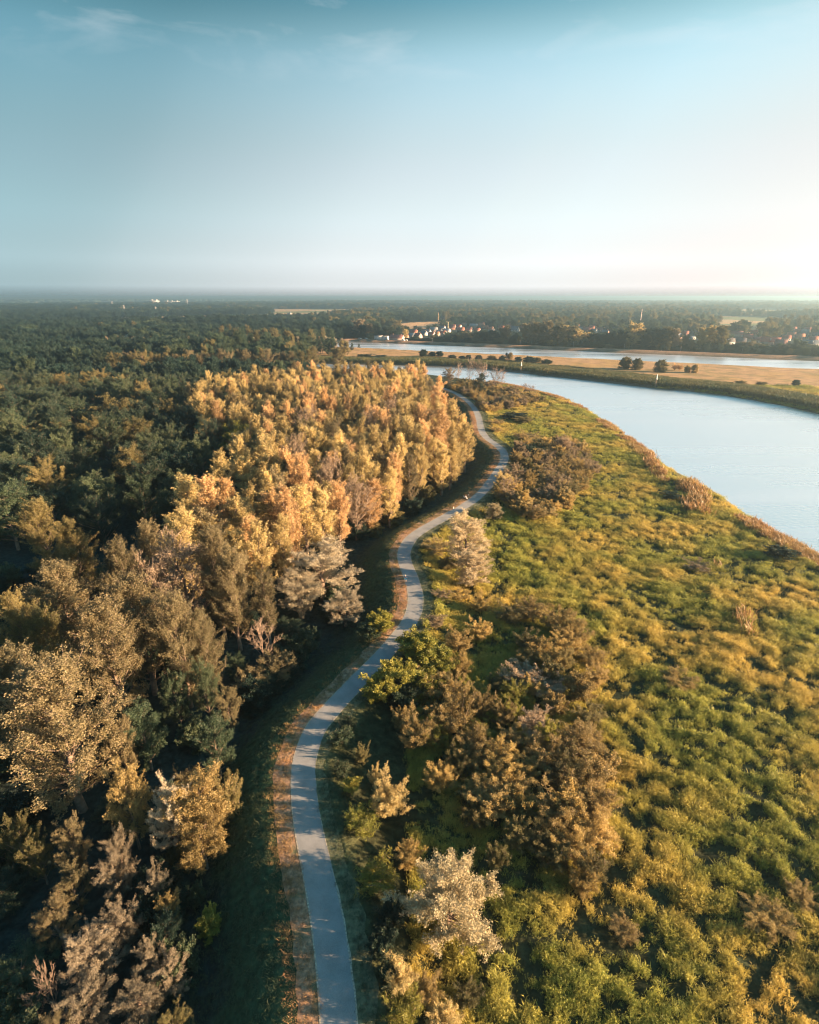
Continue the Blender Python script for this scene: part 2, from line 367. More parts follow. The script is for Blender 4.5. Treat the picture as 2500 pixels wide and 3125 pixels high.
def ground_z(x, y):
    return float(classify(np.array([x]), np.array([y]))[0][0])

# ------------------------------------------------------------------ ground sheet, out to the horizon
ang = np.concatenate([np.linspace(-105, -52, 50)[:-1], np.linspace(-52, 52, 360), np.linspace(52, 105, 50)[1:]])
rad = np.concatenate([np.linspace(4, 22, 12)[:-1], np.geomspace(22, 17000, 500)])
A, RR = np.meshgrid(np.radians(ang), rad)
GX, GY = (np.sin(A) * RR).ravel(), (np.cos(A) * RR).ravel()
gz, gc, gd, *_ = classify(GX, GY)
gz = np.where(np.abs(gd) < 3.3, np.minimum(gz, -0.02) - .10, gz)
nr, na = A.shape
ii = np.arange(nr - 1)[:, None] * na + np.arange(na - 1)[None, :]
Qd = np.stack([ii, ii + 1, ii + 1 + na, ii + na], axis=-1).reshape(-1, 4)[:, ::-1]
def ground_material():
    m, n, l, out = new_mat('ground_soil_and_grass')
    b = n.new('ShaderNodeBsdfPrincipled'); b.inputs['Roughness'].default_value = .95; b.inputs['Specular IOR Level'].default_value = .1
    a = n.new('ShaderNodeAttribute'); a.attribute_name = 'zone'
    g = n.new('ShaderNodeNewGeometry'); z1 = n.new('ShaderNodeTexNoise'); z1.inputs['Scale'].default_value = 1.3; z1.inputs['Detail'].default_value = 6
    z2 = n.new('ShaderNodeTexNoise'); z2.inputs['Scale'].default_value = .12; z2.inputs['Detail'].default_value = 5
    mr = n.new('ShaderNodeMapRange'); mr.inputs[1].default_value = .3; mr.inputs[2].default_value = .7; mr.inputs[3].default_value = .55; mr.inputs[4].default_value = 1.4
    mr2 = n.new('ShaderNodeMapRange'); mr2.inputs[1].default_value = .3; mr2.inputs[2].default_value = .7; mr2.inputs[3].default_value = .75; mr2.inputs[4].default_value = 1.25
    l.new(g.outputs['Position'], z1.inputs[0]); l.new(g.outputs['Position'], z2.inputs[0]); l.new(z1.outputs[0], mr.inputs[0]); l.new(z2.outputs[0], mr2.inputs[0])
    mu = n.new('ShaderNodeMath'); mu.operation = 'MULTIPLY'; l.new(mr.outputs[0], mu.inputs[0]); l.new(mr2.outputs[0], mu.inputs[1])
    vm = n.new('ShaderNodeVectorMath'); vm.operation = 'SCALE'; l.new(a.outputs['Color'], vm.inputs[0]); l.new(mu.outputs[0], vm.inputs['Scale'])
    l.new(vm.outputs[0], b.inputs['Base Color'])
    bp = n.new('ShaderNodeBump'); bp.inputs['Strength'].default_value = .8; bp.inputs['Distance'].default_value = .25; l.new(z1.outputs[0], bp.inputs['Height']); l.new(bp.outputs[0], b.inputs['Normal'])
    l.new(b.outputs[0], out.inputs[0]); return m
gm = mesh_np('ground', np.stack([GX, GY, gz], axis=1), Qd, None, ground_material(), None, True); colour_attr(gm, gc)
ground = tag(link('ground', gm), kind='structure')

# hills on the horizon
hv, hq = [], []
ha = np.linspace(-60, 60, 260)
for k, (r, base, amp) in enumerate(((12500, 8, 36), (15500, 16, 40))):
    n0 = len(hv)
    for i, a in enumerate(ha):
        hh = base + amp * (vnoise(np.array([i * 1.0 + k * 500]), np.array([k * 9.1]), 17.)[0] * .65 + vnoise(np.array([i * 1.0 + 40]), np.array([k * 5.1]), 5.)[0] * .35)
        for (rr, zz) in ((r - 900, -30), (r, hh), (r + 900, -30)):
            hv.append((math.sin(R(a)) * rr, math.cos(R(a)) * rr, zz))
    for i in range(len(ha) - 1):
        for j in (0, 1):
            b0 = n0 + i * 3 + j; hq.append((b0 + 1, b0 + 4, b0 + 3, b0))
hills = tag(link('hills', mesh_np('hills', hv, hq, None, plain('hill_woods', (0.03, 0.045, 0.022), .95, .4, .01), None, True)), kind='structure')

# ------------------------------------------------------------------ water
def water_material():
    m, n, l, out = new_mat('river_water')
    b = n.new('ShaderNodeBsdfPrincipled'); b.inputs['Base Color'].default_value = (0.46, 0.47, 0.47, 1); b.inputs['Roughness'].default_value = .12
    b.inputs['IOR'].default_value = 1.6; b.inputs['Specular IOR Level'].default_value = .8
    g = n.new('ShaderNodeNewGeometry'); mp_ = n.new('ShaderNodeMapping'); mp_.inputs['Scale'].default_value = (.35, .5, 1)
    z1 = n.new('ShaderNodeTexNoise'); z1.inputs['Scale'].default_value = 1.6; z1.inputs['Detail'].default_value = 4
    z2 = n.new('ShaderNodeTexNoise'); z2.inputs['Scale'].default_value = .03; z2.inputs['Detail'].default_value = 4
    l.new(g.outputs['Position'], mp_.inputs[0]); mp2_ = n.new('ShaderNodeMapping'); mp2_.inputs['Rotation'].default_value = (0, 0, R(38)); mp2_.inputs['Scale'].default_value = (.25, 2.2, 1); l.new(g.outputs['Position'], mp2_.inputs[0])
    l.new(mp_.outputs[0], z1.inputs[0]); l.new(mp2_.outputs[0], z2.inputs[0])
    bp = n.new('ShaderNodeBump'); bp.inputs['Strength'].default_value = .5; bp.inputs['Distance'].default_value = .16
    l.new(z1.outputs[0], bp.inputs['Height']); l.new(bp.outputs[0], b.inputs['Normal'])
    mr = n.new('ShaderNodeMapRange'); mr.inputs[1].default_value = .35; mr.inputs[2].default_value = .65; mr.inputs[3].default_value = .25; mr.inputs[4].default_value = .37
    l.new(z2.outputs[0], mr.inputs[0]); l.new(mr.outputs[0], b.inputs['Roughness'])
    gl = n.new('ShaderNodeBsdfGlossy'); gl.inputs['Color'].default_value = (1.0, .985, .975, 1); l.new(mr.outputs[0], gl.inputs['Roughness']); l.new(bp.outputs[0], gl.inputs['Normal'])
    fr = n.new('ShaderNodeFresnel'); fr.inputs['IOR'].default_value = 1.33
    f2 = n.new('ShaderNodeMapRange'); f2.inputs[2].default_value = .45; f2.inputs[3].default_value = .70; f2.inputs[4].default_value = 1.0; l.new(fr.outputs[0], f2.inputs[0])
    ms = n.new('ShaderNodeMixShader'); l.new(f2.outputs[0], ms.inputs[0]); l.new(b.outputs[0], ms.inputs[1]); l.new(gl.outputs[0], ms.inputs[2])
    l.new(ms.outputs[0], out.inputs[0]); return m
WATER = water_material()
def grow_poly(P, d):
    P = np.asarray(P); c = P.mean(0)
    return P
def water(name, P, extra):
    import bmesh
    bm = bmesh.new()
    # widen by moving each vertex outwards along its normal so that the terrain cuts the shoreline
    n = len(P); area = 0.5 * np.sum(P[:, 0] * np.roll(P[:, 1], -1) - np.roll(P[:, 0], -1) * P[:, 1]); s = 1 if area > 0 else -1
    V = []
    for i in range(n):
        t = P[(i + 1) % n] - P[i - 1]; t = t / (np.linalg.norm(t) + 1e-9); V.append(P[i] + s * np.array([t[1], -t[0]]) * extra)
    f = bm.faces.new([bm.verts.new((x, y, WATER_Z)) for x, y in V])
    bmesh.ops.triangulate(bm, faces=[f])
    for f in bm.faces:
        if f.normal.z < 0: f.normal_flip()
    me = bpy.data.meshes.new(name); bm.to_mesh(me); bm.free(); me.materials.append(WATER)
    return tag(link(name, me), kind='structure')
water('river', RIVER, 2.0)
water('canal', CANAL, 2.0)

# ------------------------------------------------------------------ path, its edges and the dry shoulder
def ribbon(name, off0, off1, z, mat, wob0=0.0, wob1=0.0, cols=2, zside=None):
    n = len(PATH); V = []; r = np.random.default_rng(len(name))
    w0 = vnoise(PATH_S, PATH_S * 0 + 3, 3.1) - .5 + .6 * (vnoise(PATH_S, PATH_S * 0 + 9, 1.6) - .5); w1 = vnoise(PATH_S + 50, PATH_S * 0 + 6, 3.1) - .5 + .6 * (vnoise(PATH_S, PATH_S * 0 + 19, 1.6) - .5)
    for i in range(n):
        for c in range(cols):
            t = c / (cols - 1); o = (off0 + wob0 * w0[i]) * (1 - t) + (off1 + wob1 * w1[i]) * t
            V.append((PATH[i, 0] + PNRM[i, 0] * o, PATH[i, 1] + PNRM[i, 1] * o, z))
    Q = [(i * cols + c, i * cols + c + 1, (i + 1) * cols + c + 1, (i + 1) * cols + c) for i in range(n - 1) for c in range(cols - 1)]
    return tag(link(name, mesh_np(name, V, Q, None, mat, None, True)), kind='structure')
def asphalt():
    m, n, l, out = new_mat('asphalt')
    b = n.new('ShaderNodeBsdfPrincipled'); b.inputs['Roughness'].default_value = .85; b.inputs['Specular IOR Level'].default_value = .3
    g = n.new('ShaderNodeNewGeometry'); z1 = n.new('ShaderNodeTexNoise'); z1.inputs['Scale'].default_value = 9; z1.inputs['Detail'].default_value = 8; z1.inputs['Roughness'].default_value = .8
    z2 = n.new('ShaderNodeTexNoise'); z2.inputs['Scale'].default_value = .5; z2.inputs['Detail'].default_value = 5
    l.new(g.outputs['Position'], z1.inputs[0]); l.new(g.outputs['Position'], z2.inputs[0])
    ad = n.new('ShaderNodeMath'); ad.operation = 'MULTIPLY_ADD'; ad.inputs[1].default_value = .6; l.new(z1.outputs[0], ad.inputs[0]); 
    m2 = n.new('ShaderNodeMath'); m2.operation = 'MULTIPLY'; m2.inputs[1].default_value = .4; l.new(z2.outputs[0], m2.inputs[0]); l.new(m2.outputs[0], ad.inputs[2])
    r = n.new('ShaderNodeValToRGB'); r.color_ramp.elements[0].position = .36; r.color_ramp.elements[1].position = .64
    r.color_ramp.elements[0].color = (.17, .17, .168, 1); r.color_ramp.elements[1].color = (.29, .285, .28, 1)
    l.new(ad.outputs[0], r.inputs[0]); l.new(r.outputs[0], b.inputs['Base Color'])
    bp = n.new('ShaderNodeBump'); bp.inputs['Strength'].default_value = .3; bp.inputs['Distance'].default_value = .02; l.new(z1.outputs[0], bp.inputs['Height']); l.new(bp.outputs[0], b.inputs['Normal'])
    l.new(b.outputs[0], out.inputs[0]); return m
SHOULDER = plain('dry_shoulder', (0.27, 0.16, 0.095), .95, .55, 2.2, bump=.9)
_n, _l = SHOULDER.node_tree.nodes, SHOULDER.node_tree.links; _b = [q for q in _n if q.type == 'BSDF_PRINCIPLED'][0]; _c = _b.inputs['Base Color'].links[0].from_socket
_z = _n.new('ShaderNodeTexNoise'); _z.inputs['Scale'].default_value = .45; _z.inputs['Detail'].default_value = 6; _t = _n.new('ShaderNodeTexCoord'); _l.new(_t.outputs['Object'], _z.inputs[0])
_r = _n.new('ShaderNodeMapRange'); _r.inputs[1].default_value = .52; _r.inputs[2].default_value = .70; _l.new(_z.outputs[0], _r.inputs[0])
_m = _n.new('ShaderNodeMix'); _m.data_type = 'RGBA'; _m.inputs[7].default_value = (.075, .085, .04, 1); _l.new(_r.outputs[0], _m.inputs[0]); _l.new(_c, _m.inputs[6]); _l.new(_m.outputs[2], _b.inputs['Base Color'])
ribbon('shoulder', -1.45, -3.7, 0.012, SHOULDER, 0.0, .6, 4)
ribbon('verge', 1.45, 3.1, 0.012, plain('trodden_verge', (0.115, 0.115, 0.06), .95, .5, 2.0, bump=.9), 0.0, 1.3, 4)
ribbon('path', -1.58, 1.58, 0.020, asphalt(), .10, .22, 5)
edge_m = plain('gravel_edge', (0.31, 0.27, 0.21), .95, .5, 5.0)
ribbon('path_edge', -1.62, -1.50, 0.028, edge_m, .10, .10)
ribbon('path_edge', 1.52, 1.62, 0.028, edge_m, .22, .22)

# ------------------------------------------------------------------ plants: skeleton growth
def unit(v): return v / (np.linalg.norm(v, axis=-1, keepdims=True) + 1e-9)
def leaf_faces(P, A_, L, W, r):
    """one small kite-shaped leaf spray per point"""
    n = len(P); A_ = unit(A_); B = unit(np.cross(A_, r.normal(size=(n, 3))))
    Lh = (L * r.uniform(.6, 1.25, n))[:, None] * .5; Wh = (W * r.uniform(.6, 1.25, n))[:, None] * .5
    V = np.stack([P - A_ * Lh, P + B * Wh + A_ * Lh * .15, P + A_ * Lh, P - B * Wh + A_ * Lh * .15], axis=1).reshape(-1, 3)
    return V, np.arange(n * 4).reshape(n, 4)
def grow(seed, H, Rad, t0, n, rise, prof, n_tw, tw, per, L, W, sig=.25, trunk_r=.3, up=.6, stems=1, lean=.02, bendup=.35, thin=False, lead=1.0, eln=.13):
    r = np.random.default_rng(seed); mb = MB(); LP, LA = [], []
    for s in range(stems):
        az0 = s * 2.4 + r.uniform(0, 1); 
        tilt = 0 if stems == 1 else r.uniform(.15, .55)
        hs = H * (1 if stems == 1 else r.uniform(.75, 1.0))
        tr = [np.zeros(3) + (0 if stems == 1 else .1) * np.array([math.cos(az0), math.sin(az0), 0])]
        k = 7
        for i in range(k):
            f = (i + 1) / k
            tr.append(np.array([math.cos(az0) * tilt * hs * f * .55, math.sin(az0) * tilt * hs * f * .55, hs * f * .97]) + np.append(r.normal(size=2) * lean * hs * f, 0))
        tr = np.array(tr); tr_r = trunk_r * (1 - np.linspace(0, 1, k + 1) * .93) / (1 if stems == 1 else 1.6)
        for i in range(k): mb.tube(tr[i], tr[i + 1], tr_r[i], tr_r[i + 1], 6)
        nl = max(3, n // stems)
        for i in range(nl):
            q = (i + r.uniform(.1, .9)) / nl; t = t0 + (1 - t0) * q * .97
            fi = t * k; a = min(int(fi), k - 1); p0 = tr[a] + (tr[a + 1] - tr[a]) * (fi - a)
            az = i * 2.39996 + az0 + r.normal() * .35; el = min(1.4, rise + r.normal() * eln)
            ln = min(Rad * prof(q) * r.uniform(.7, 1.18) / max(.5, math.cos(el)), Rad * 1.5)
            d = np.array([math.cos(az) * math.cos(el), math.sin(az) * math.cos(el), math.sin(el)])
            pts = [p0]
            for j in range(4):
                d = unit(d + np.array([0, 0, bendup * .25]) + r.normal(size=3) * .07); pts.append(pts[-1] + d * ln / 4)
            pts = np.array(pts); r0 = max(.02, tr_r[a] * .45)
            for j in range(4): mb.tube(pts[j], pts[j + 1], r0 * (1 - .22 * j), r0 * (1 - .22 * (j + 1)), 4)
            m = max(2, int(n_tw * (.5 + .6 * prof(q))))
            for j in range(m):
                f = r.uniform(.22, 1.0) ** .8 * 4; b = min(int(f), 3); q0 = pts[b] + (pts[b + 1] - pts[b]) * (f - b)
                td = unit(unit(pts[b + 1] - pts[b]) * .6 + r.normal(size=3) * .55 + np.array([0, 0, up])); tl = tw * r.uniform(.5, 1.25)
                q1 = q0 + td * tl
                if thin or j % 3 == 0: mb.tube(q0, q1, .05 if thin else .030, .015, 3)
                if thin:
                    for _ in range(2):
                        td2 = unit(td + r.normal(size=3) * .5 + np.array([0, 0, .2])); mb.tube(q0 + td * tl * r.uniform(.3, .9), q0 + td * tl * .6 + td2 * tl * .7, .035, .012, 3)
                if per:
                    c = r.integers(int(per * .7), int(per * 1.3) + 1); u = r.uniform(0.0, 1.05, c)[:, None]
                    LP.append(q0 + td * tl * u + r.normal(size=(c, 3)) * sig * (1.05 - .55 * u)); LA.append(td + r.normal(size=(c, 3)) * .6)
        if per and lead:
            c = int(per * 5 * lead); u = r.uniform(.72, 1.03, c)[:, None]; top = tr[-1] - tr[-3]
            LP.append(tr[-3] + top * (u - .72) / .28 + r.normal(size=(c, 3)) * sig * 2.2 * (1.15 - u)); LA.append(np.array([0, 0, 1.]) + r.normal(size=(c, 3)) * .6)
    tm = mb.mesh('stem', BARK)
    lm = None
    if per:
        P = np.concatenate(LP); P[:, 2] = np.maximum(P[:, 2], .08); V, Q = leaf_faces(P, np.concatenate(LA), L, W, r)
        lm = mesh_np('foliage', V, Q, None, LEAF, np.repeat(r.random(len(P)), 4))
        ext = np.percentile(np.hypot(V[:, 0], V[:, 1]), 97); top = V[:, 2].max()
    else:
        ext = Rad; top = H
    return dict(trunk=tm, crown=lm, H=float(top), W=float(ext) * 2)
p_pop = lambda q: (.45 + .55 * math.sin(min(1, (q + .12) / .5) * math.pi / 2)) * (1 - max(0, q - .45) / .55 * .80)
p_round = lambda q: .35 + .65 * math.sin(math.pi * min(1, q * .75 + .22))
p_full = lambda q: math.sqrt(max(.12, 1 - ((q - .40) / .64) ** 2))
p_cone = lambda q: 1.0 - .85 * q
p_shrub = lambda q: .75 + .25 * math.sin(q * 3)
FORMS = {
    'poplar': [grow(100 + i, 25, 2.15 + .2 * i, .08 + .025 * i, 46, R(60), p_pop, 7, 2.1, 52, .25, .125, .20, .28, 1.9, eln=.12, lead=1.6) for i in range(5)],
    'poplar_big': [grow(150 + i, 25, 4.4, .12, 66, R(56), p_pop, 10, 2.1, 80, .20, .11, .23, .34, 1.6, eln=.18) for i in range(2)],
    'broad':  [grow(200 + i, 17, 5.2, .16, 40, R(30), p_round, 11, 1.6, 60, .28, .16, .32, .32, .45, eln=.24) for i in range(3)],
    'willow': [grow(300 + i, 12, 4.2, .12, 42, R(42), p_round, 11, 1.2, 92, .17, .075, .20, .30, .75, eln=.26) for i in range(3)],
    'plume':  [grow(350 + i, 10, 3.6, .08, 50, R(48), p_round, 12, 1.5, 84, .17, .085, .20, .25, 1.3, lead=1.6, eln=.3) for i in range(2)],
    'tallwillow': [grow(390 + i, 14, 3.0, .04, 56, R(40), p_full, 11, 1.2, 60, .20, .09, .20, .28, .8, eln=.3) for i in range(1)],
    'cone':   [grow(400 + i, 18, 3.6, .08, 40, R(25), p_cone, 8, 1.2, 36, .36, .2, .25, .25, .5) for i in range(1)],
    'shrub':  [grow(500 + i, 4.0, 1.9, .08, 46, R(40), p_shrub, 9, .62, 40, .15, .062, .13, .07, .9, stems=5, eln=.34) for i in range(5)],
    'bush':   [grow(560 + i, 4.0, 2.1, .05, 44, R(26), p_round, 11, .6, 36, .20, .12, .16, .10, .5, stems=4, eln=.32) for i in range(3)],
    'cane':   [grow(600 + i, 3.2, 1.5, .12, 40, R(52), p_shrub, 6, .8, 22, .42, .055, .16, .05, 1.0, stems=6, eln=.3) for i in range(3)],
    'bare':   [grow(650 + i, 10, 2.6, .25, 18, R(52), p_round, 7, 1.3, 0, .3, .1, .2, .16, .8, thin=True) for i in range(3)],
    'twiggy': [grow(700 + i, 20, 4.6, .22, 40, R(50), p_round, 10, 1.7, 14, .26, .13, .25, .30, .9, thin=True) for i in range(2)],
    'round':  [grow(750 + i, 9, 3.2, .02, 70, R(4), p_full, 12, 1.0, 42, .34, .20, .26, .2, .25, eln=.25, bendup=.1) for i in range(2)],
    'full':   [grow(780 + i, 15, 5.2, .04, 60, R(28), p_full, 10, 1.5, 38, .42, .25, .32, .3, .5, eln=.25) for i in range(3)],
    'tall':   [grow(800 + i, 24, 4.0, .05, 60, R(50), p_full, 9, 1.7, 40, .42, .24, .3, .3, .9, eln=.15) for i in range(2)],
}
PLANTS = []
TRUNK_OF = {'shrub': 'stems', 'bush': 'stems', 'cane': 'stems'}
def plant(form, x, y, h, w, mat, name, label, cat, group=None, z=None, rot=None, tilt=0.0):
    fs = FORMS[form]; f = fs[rnd.randrange(len(fs))]
    if z is None: z = ground_z(x, y) - .08
    root = empty(name, (x, y, z), rnd.uniform(0, 6.283) if rot is None else rot, (w / f['W'], w / f['W'], h / f['H']))
    if tilt: root.rotation_euler.x = tilt
    tag(root, label, cat, group)
    link(TRUNK_OF.get(form, 'trunk'), f['trunk'], root)
    if f['crown'] is not None:
        c = link('crown', f['crown'], root)
        lo, hi_, gl_ = LEAF_COL[LM[mat].name]; c['leaf_low'] = lo; c['leaf_high'] = hi_; c['leaf_glow'] = gl_
    PLANTS.append((x, y, w, h))
    return root
def plant_top(form, px, py, h, wpx, mat, name, label, cat, group=None):
    """a plant whose top shows at a photograph pixel"""
    z0 = -3.0
    for _ in range(3):
        p = at(px, py, z0 + h); z0 = ground_z(p[0], p[1])
    w = wpx * depth(p[0], p[1], z0 + h * .6) / F_PX
    return plant(form, p[0], p[1], h, w, mat, name, label, cat, group)
def plant_base(form, px, pyb, pyt, wpx, mat, name, label, cat, group=None, z0=None):
    """a plant whose foot and top show at photograph pixels"""
    zz = -2.0 if z0 is None else z0
    for _ in range(3 if z0 is None else 1):
        p = at(px, pyb, zz); zz = ground_z(p[0], p[1]) if z0 is None else z0
    h = max(1.0, height_for(px, pyt, p[1]) - zz)
    return plant(form, p[0], p[1], h, wpx * depth(p[0], p[1], zz + h / 2) / F_PX, mat, name, label, cat, group)

# ------------------------------------------------------------------ trees left of the path, the near ones one by one
# (form, x, y of the top in the photograph, height in m, crown width in photograph pixels, leaf colour, name, label)
NEAR_LEFT = [
 ('poplar', 116, 2010, 24, 330, 'gold', 'poplar_tree', 'big broad golden poplar against the left picture edge above dark undergrowth'),
 ('poplar', 10, 1960, 23, 200, 'gold', 'poplar_tree', 'golden poplar cut by the left edge, just behind the big broad poplar'),
 ('poplar', 157, 1705, 23, 190, 'gold', 'poplar_tree', 'golden poplar at the left end of the sunlit stand beside the dark clearing'),
 ('poplar', 348, 1630, 25, 140, 'gold', 'poplar_tree', 'slim tall golden poplar just left of the leafless twiggy tree'),
 ('twiggy', 533, 1615, 24, 215, 'pink', 'dead_tree', 'pale pinkish half-bare poplar with open twiggy crown among golden poplars'),
 ('twiggy', 455, 1670, 22, 150, 'pink', 'dead_tree', 'smaller half-bare pinkish tree left of the open twiggy crown'),
 ('poplar', 296, 1815, 24, 210, 'gold', 'poplar_tree', 'golden poplar with a forked pale trunk showing below its crown'),
 ('poplar', 394, 1735, 24, 200, 'gold', 'poplar_tree', 'golden poplar in front of the half-bare pinkish trees'),
 ('poplar', 520, 1800, 22, 160, 'gold', 'poplar_tree', 'golden poplar below the half-bare pinkish tree with bare lower trunk'),
 ('poplar', 600, 1850, 18, 120, 'gold', 'poplar_tree', 'thin ragged golden poplar over dark gap left of the big silver willow'),
 ('poplar', 800, 1740, 17, 90, 'gold', 'poplar_tree', 'small slender golden poplar tucked left of the big silver willow'),
 ('poplar', 100, 1515, 22, 130, 'olive', 'poplar_tree', 'reddish olive poplar standing alone beside the dark clearing on the left'),
 ('poplar', 203, 1575, 22, 120, 'olive', 'poplar_tree', 'olive poplar at the lower rim of the dark clearing'),
 ('poplar', 23, 1790, 23, 140, 'olive', 'poplar_tree', 'olive poplar at the left edge above the dark shaded hollow'),
 ('poplar', 104, 1840, 21, 140, 'olive', 'poplar_tree', 'loose olive poplar between left edge tree and forked poplar'),
 ('willow', 928, 1535, 13, 95, 'silver', 'willow_tree', 'small silver pink willow at the foot of the golden stand'),
 ('willow', 975, 1655, 14, 235, 'silver', 'willow_tree', 'big silver willow leaning over the shaded bank left of the path'),
 ('willow', 1050, 1800, 8.5, 130, 'silver', 'willow_tree', 'lower silver willow lobe reaching nearest the path below the big willow'),
 ('willow', 905, 1735, 12, 150, 'silver', 'willow_tree', 'shaded grey willow on the dark left side of the big silver willow'),
 ('bush', 1160, 1868, 4.0, 90, 'yellow', 'bush', 'bright yellow green bush at the path bend right of the big silver willow'),
 ('bush', 1125, 1900, 3.2, 80, 'green', 'bush', 'low green bush under the silver willow, left of the yellow green one'),
 ('broad', 342, 2161, 14, 90, 'olive', 'broadleaf_tree', 'small olive tree right of the big broad poplar at the left edge'),
 ('broad', 417, 2145, 12, 140, 'green', 'broadleaf_tree', 'spreading green tree below the golden poplars with pale trunks'),
 ('broad', 643, 2184, 11, 130, 'green', 'broadleaf_tree', 'green tree nearest the curving shoulder, alone in dark shade'),
 ('broad', 684, 2085, 10, 80, 'olive', 'broadleaf_tree', 'narrow olive tree beside the alone green tree near the bank'),
 ('shrub', 829, 1990, 7, 140, 'olive', 'shrub', 'wide olive shrub below the big silver willow in shade'),
 ('shrub', 770, 2040, 6, 110, 'olive', 'shrub', 'lower olive shrub left of the wide one below the willow'),
 ('broad', 609, 1999, 13, 90, 'green', 'broadleaf_tree', 'drooping green tree right of the pale poplar trunks'),
 ('broad', 520, 2040, 12, 90, 'green', 'broadleaf_tree', 'short green tree between pale poplar trunks and drooping green tree'),
 ('bare', 794, 1915, 9, 110, 'brown', 'bare_tree', 'reddish leafless twiggy tree in the dark below the silver willow'),
 ('broad', 359, 2325, 14, 130, 'brown', 'broadleaf_tree', 'brown green tree between big broad poplar and the round rusty tree'),
 ('willow', 500, 2372, 12.5, 140, 'silver', 'willow_tree', 'silver topped willow joined to the left side of the round rusty tree'),
 ('broad', 590, 2350, 12, 210, 'brown', 'broadleaf_tree', 'round rusty tree with a silver shoulder left of the lower path'),
 ('broad', 600, 2480, 9, 150, 'brown', 'broadleaf_tree', 'lower rusty tree in front of the round one beside dark bank'),
 ('shrub', 684, 2360, 7, 90, 'olive', 'shrub', 'upright olive shrub right of the round rusty tree'),
 ('cane', 560, 2335, 6, 80, 'olive', 'shrub', 'reedy olive shrub just above the round rusty tree'),
 ('willow', 197, 2490, 15, 120, 'olive', 'willow_tree', 'ragged olive willow topping the lower left thicket'),
 ('willow', 342, 2525, 14, 110, 'tan', 'willow_tree', 'tall tan willow in the middle of the lower left thicket'),
 ('willow', 330, 2600, 12, 130, 'tan', 'willow_tree', 'tan willow below the tall one in the lower left thicket'),
 ('willow', 29, 2485, 14, 110, 'olive', 'willow_tree', 'brown olive willow touching the left edge above the lower thicket'),
 ('willow', 87, 2530, 13, 110, 'olive', 'willow_tree', 'dull olive willow beside the one touching the left edge'),
 ('willow', 205, 2640, 11, 130, 'olive', 'willow_tree', 'crooked olive willow with pale limbs left of the tan willows'),
 ('willow', 458, 2638, 11, 105, 'tan', 'willow_tree', 'pointed tan willow with dark gap on its left, lower left thicket'),
 ('willow', 500, 2725, 9, 90, 'brown', 'willow_tree', 'brown willow leaning right of the pointed tan one'),
 ('bush', 597, 2690, 4, 50, 'green', 'bush', 'tiny green bush alone in the dark shade beside lower bank'),
 ('willow', 145, 2748, 11, 150, 'olive', 'willow_tree', 'grey olive willow above the silver crowns at bottom left'),
 ('willow', 348, 2760, 11, 150, 'silver', 'willow_tree', 'silver pink willow crown, upper of the pale pair at bottom left'),
 ('willow', 262, 2835, 11, 190, 'silver', 'willow_tree', 'largest silver willow crown at bottom left'),
 ('broad', 495, 2800, 6, 120, 'dark', 'broadleaf_tree', 'dark green low tree between silver crowns and yellow bush'),
 ('bush', 632, 2780, 3.6, 80, 'yellow', 'bush', 'small yellow green bush alone left of the lower path'),
 ('willow', 445, 2870, 10, 110, 'tan', 'willow_tree', 'tan willow right of the largest silver crown'),
 ('willow', 508, 2920, 9, 125, 'tan', 'willow_tree', 'tan willow nearest the dark bank at bottom left'),
 ('willow', 243, 3000, 10, 190, 'tan', 'willow_tree', 'tan willow crown on the bottom edge left of the dark bank'),
 ('willow', 420, 3000, 9, 180, 'tan', 'willow_tree', 'broad tan willow on the bottom edge beside the dark bank'),
 ('willow', 150, 3110, 9, 160, 'olive', 'willow_tree', 'dull willow crown cut by the bottom edge near the left corner'),
 ('willow', 520, 3090, 8, 130, 'olive', 'willow_tree', 'olive willow cut by the bottom edge nearest the path'),
 ('bare', 130, 2965, 7, 60, 'tan', 'dead_tree', 'bleached dead tree with forked bare limbs at bottom left'),
 ('bare', 95, 3045, 4, 70, 'tan', 'dead_tree', 'low fallen looking dead tree below the bleached one at bottom left'),
 ('poplar', 440, 1578, 24, 120, 'gold', 'poplar_tree', 'golden poplar above the half-bare pinkish pair'),
 ('poplar', 638, 1597, 25, 130, 'gold', 'poplar_tree', 'golden poplar right of the open pinkish twiggy crown'),
 ('poplar', 690, 1650, 23, 130, 'gold', 'poplar_tree', 'golden poplar standing behind the dark gap by the big willow'),
 ('broad', 209, 1214, 19, 180, 'green', 'broadleaf_tree', 'rounded grey green tree with visible trunk in the upper left shade'),
 ('poplar', 539, 1232, 19, 60, 'green', 'poplar_tree', 'small conical green tree standing free left of the golden stand'),
 ('broad', 725, 1284, 20, 130, 'yellow', 'broadleaf_tree', 'single yellow green tree in a hollow of the golden stand'),
 ('broad', 348, 1197, 21, 150, 'olive', 'broadleaf_tree', 'wide olive tree right of the rounded grey green tree'),
 ('broad', 406, 1265, 21, 110, 'olive', 'broadleaf_tree', 'olive tree catching light below the wide olive tree'),
 ('broad', 284, 1440, 19, 150, 'green', 'broadleaf_tree', 'green tree above the dark clearing, lit on its right'),
 ('broad', 417, 1430, 20, 110, 'green', 'broadleaf_tree', 'green tree right of the one above the dark clearing'),
 ('broad', 499, 1330, 20, 130, 'green', 'broadleaf_tree', 'green tree on the shaded left flank of the golden stand'),
 ('broad', 510, 1464, 20, 110, 'green', 'broadleaf_tree', 'green tree on the left flank just above golden crowns'),
 ('broad', 174, 1335, 14, 100, 'green', 'broadleaf_tree', 'low green tree in shade below the rounded grey green tree'),
 ('broad', 23, 1440, 18, 130, 'dark', 'broadleaf_tree', 'dark tree on the left edge above the dark clearing'),
]
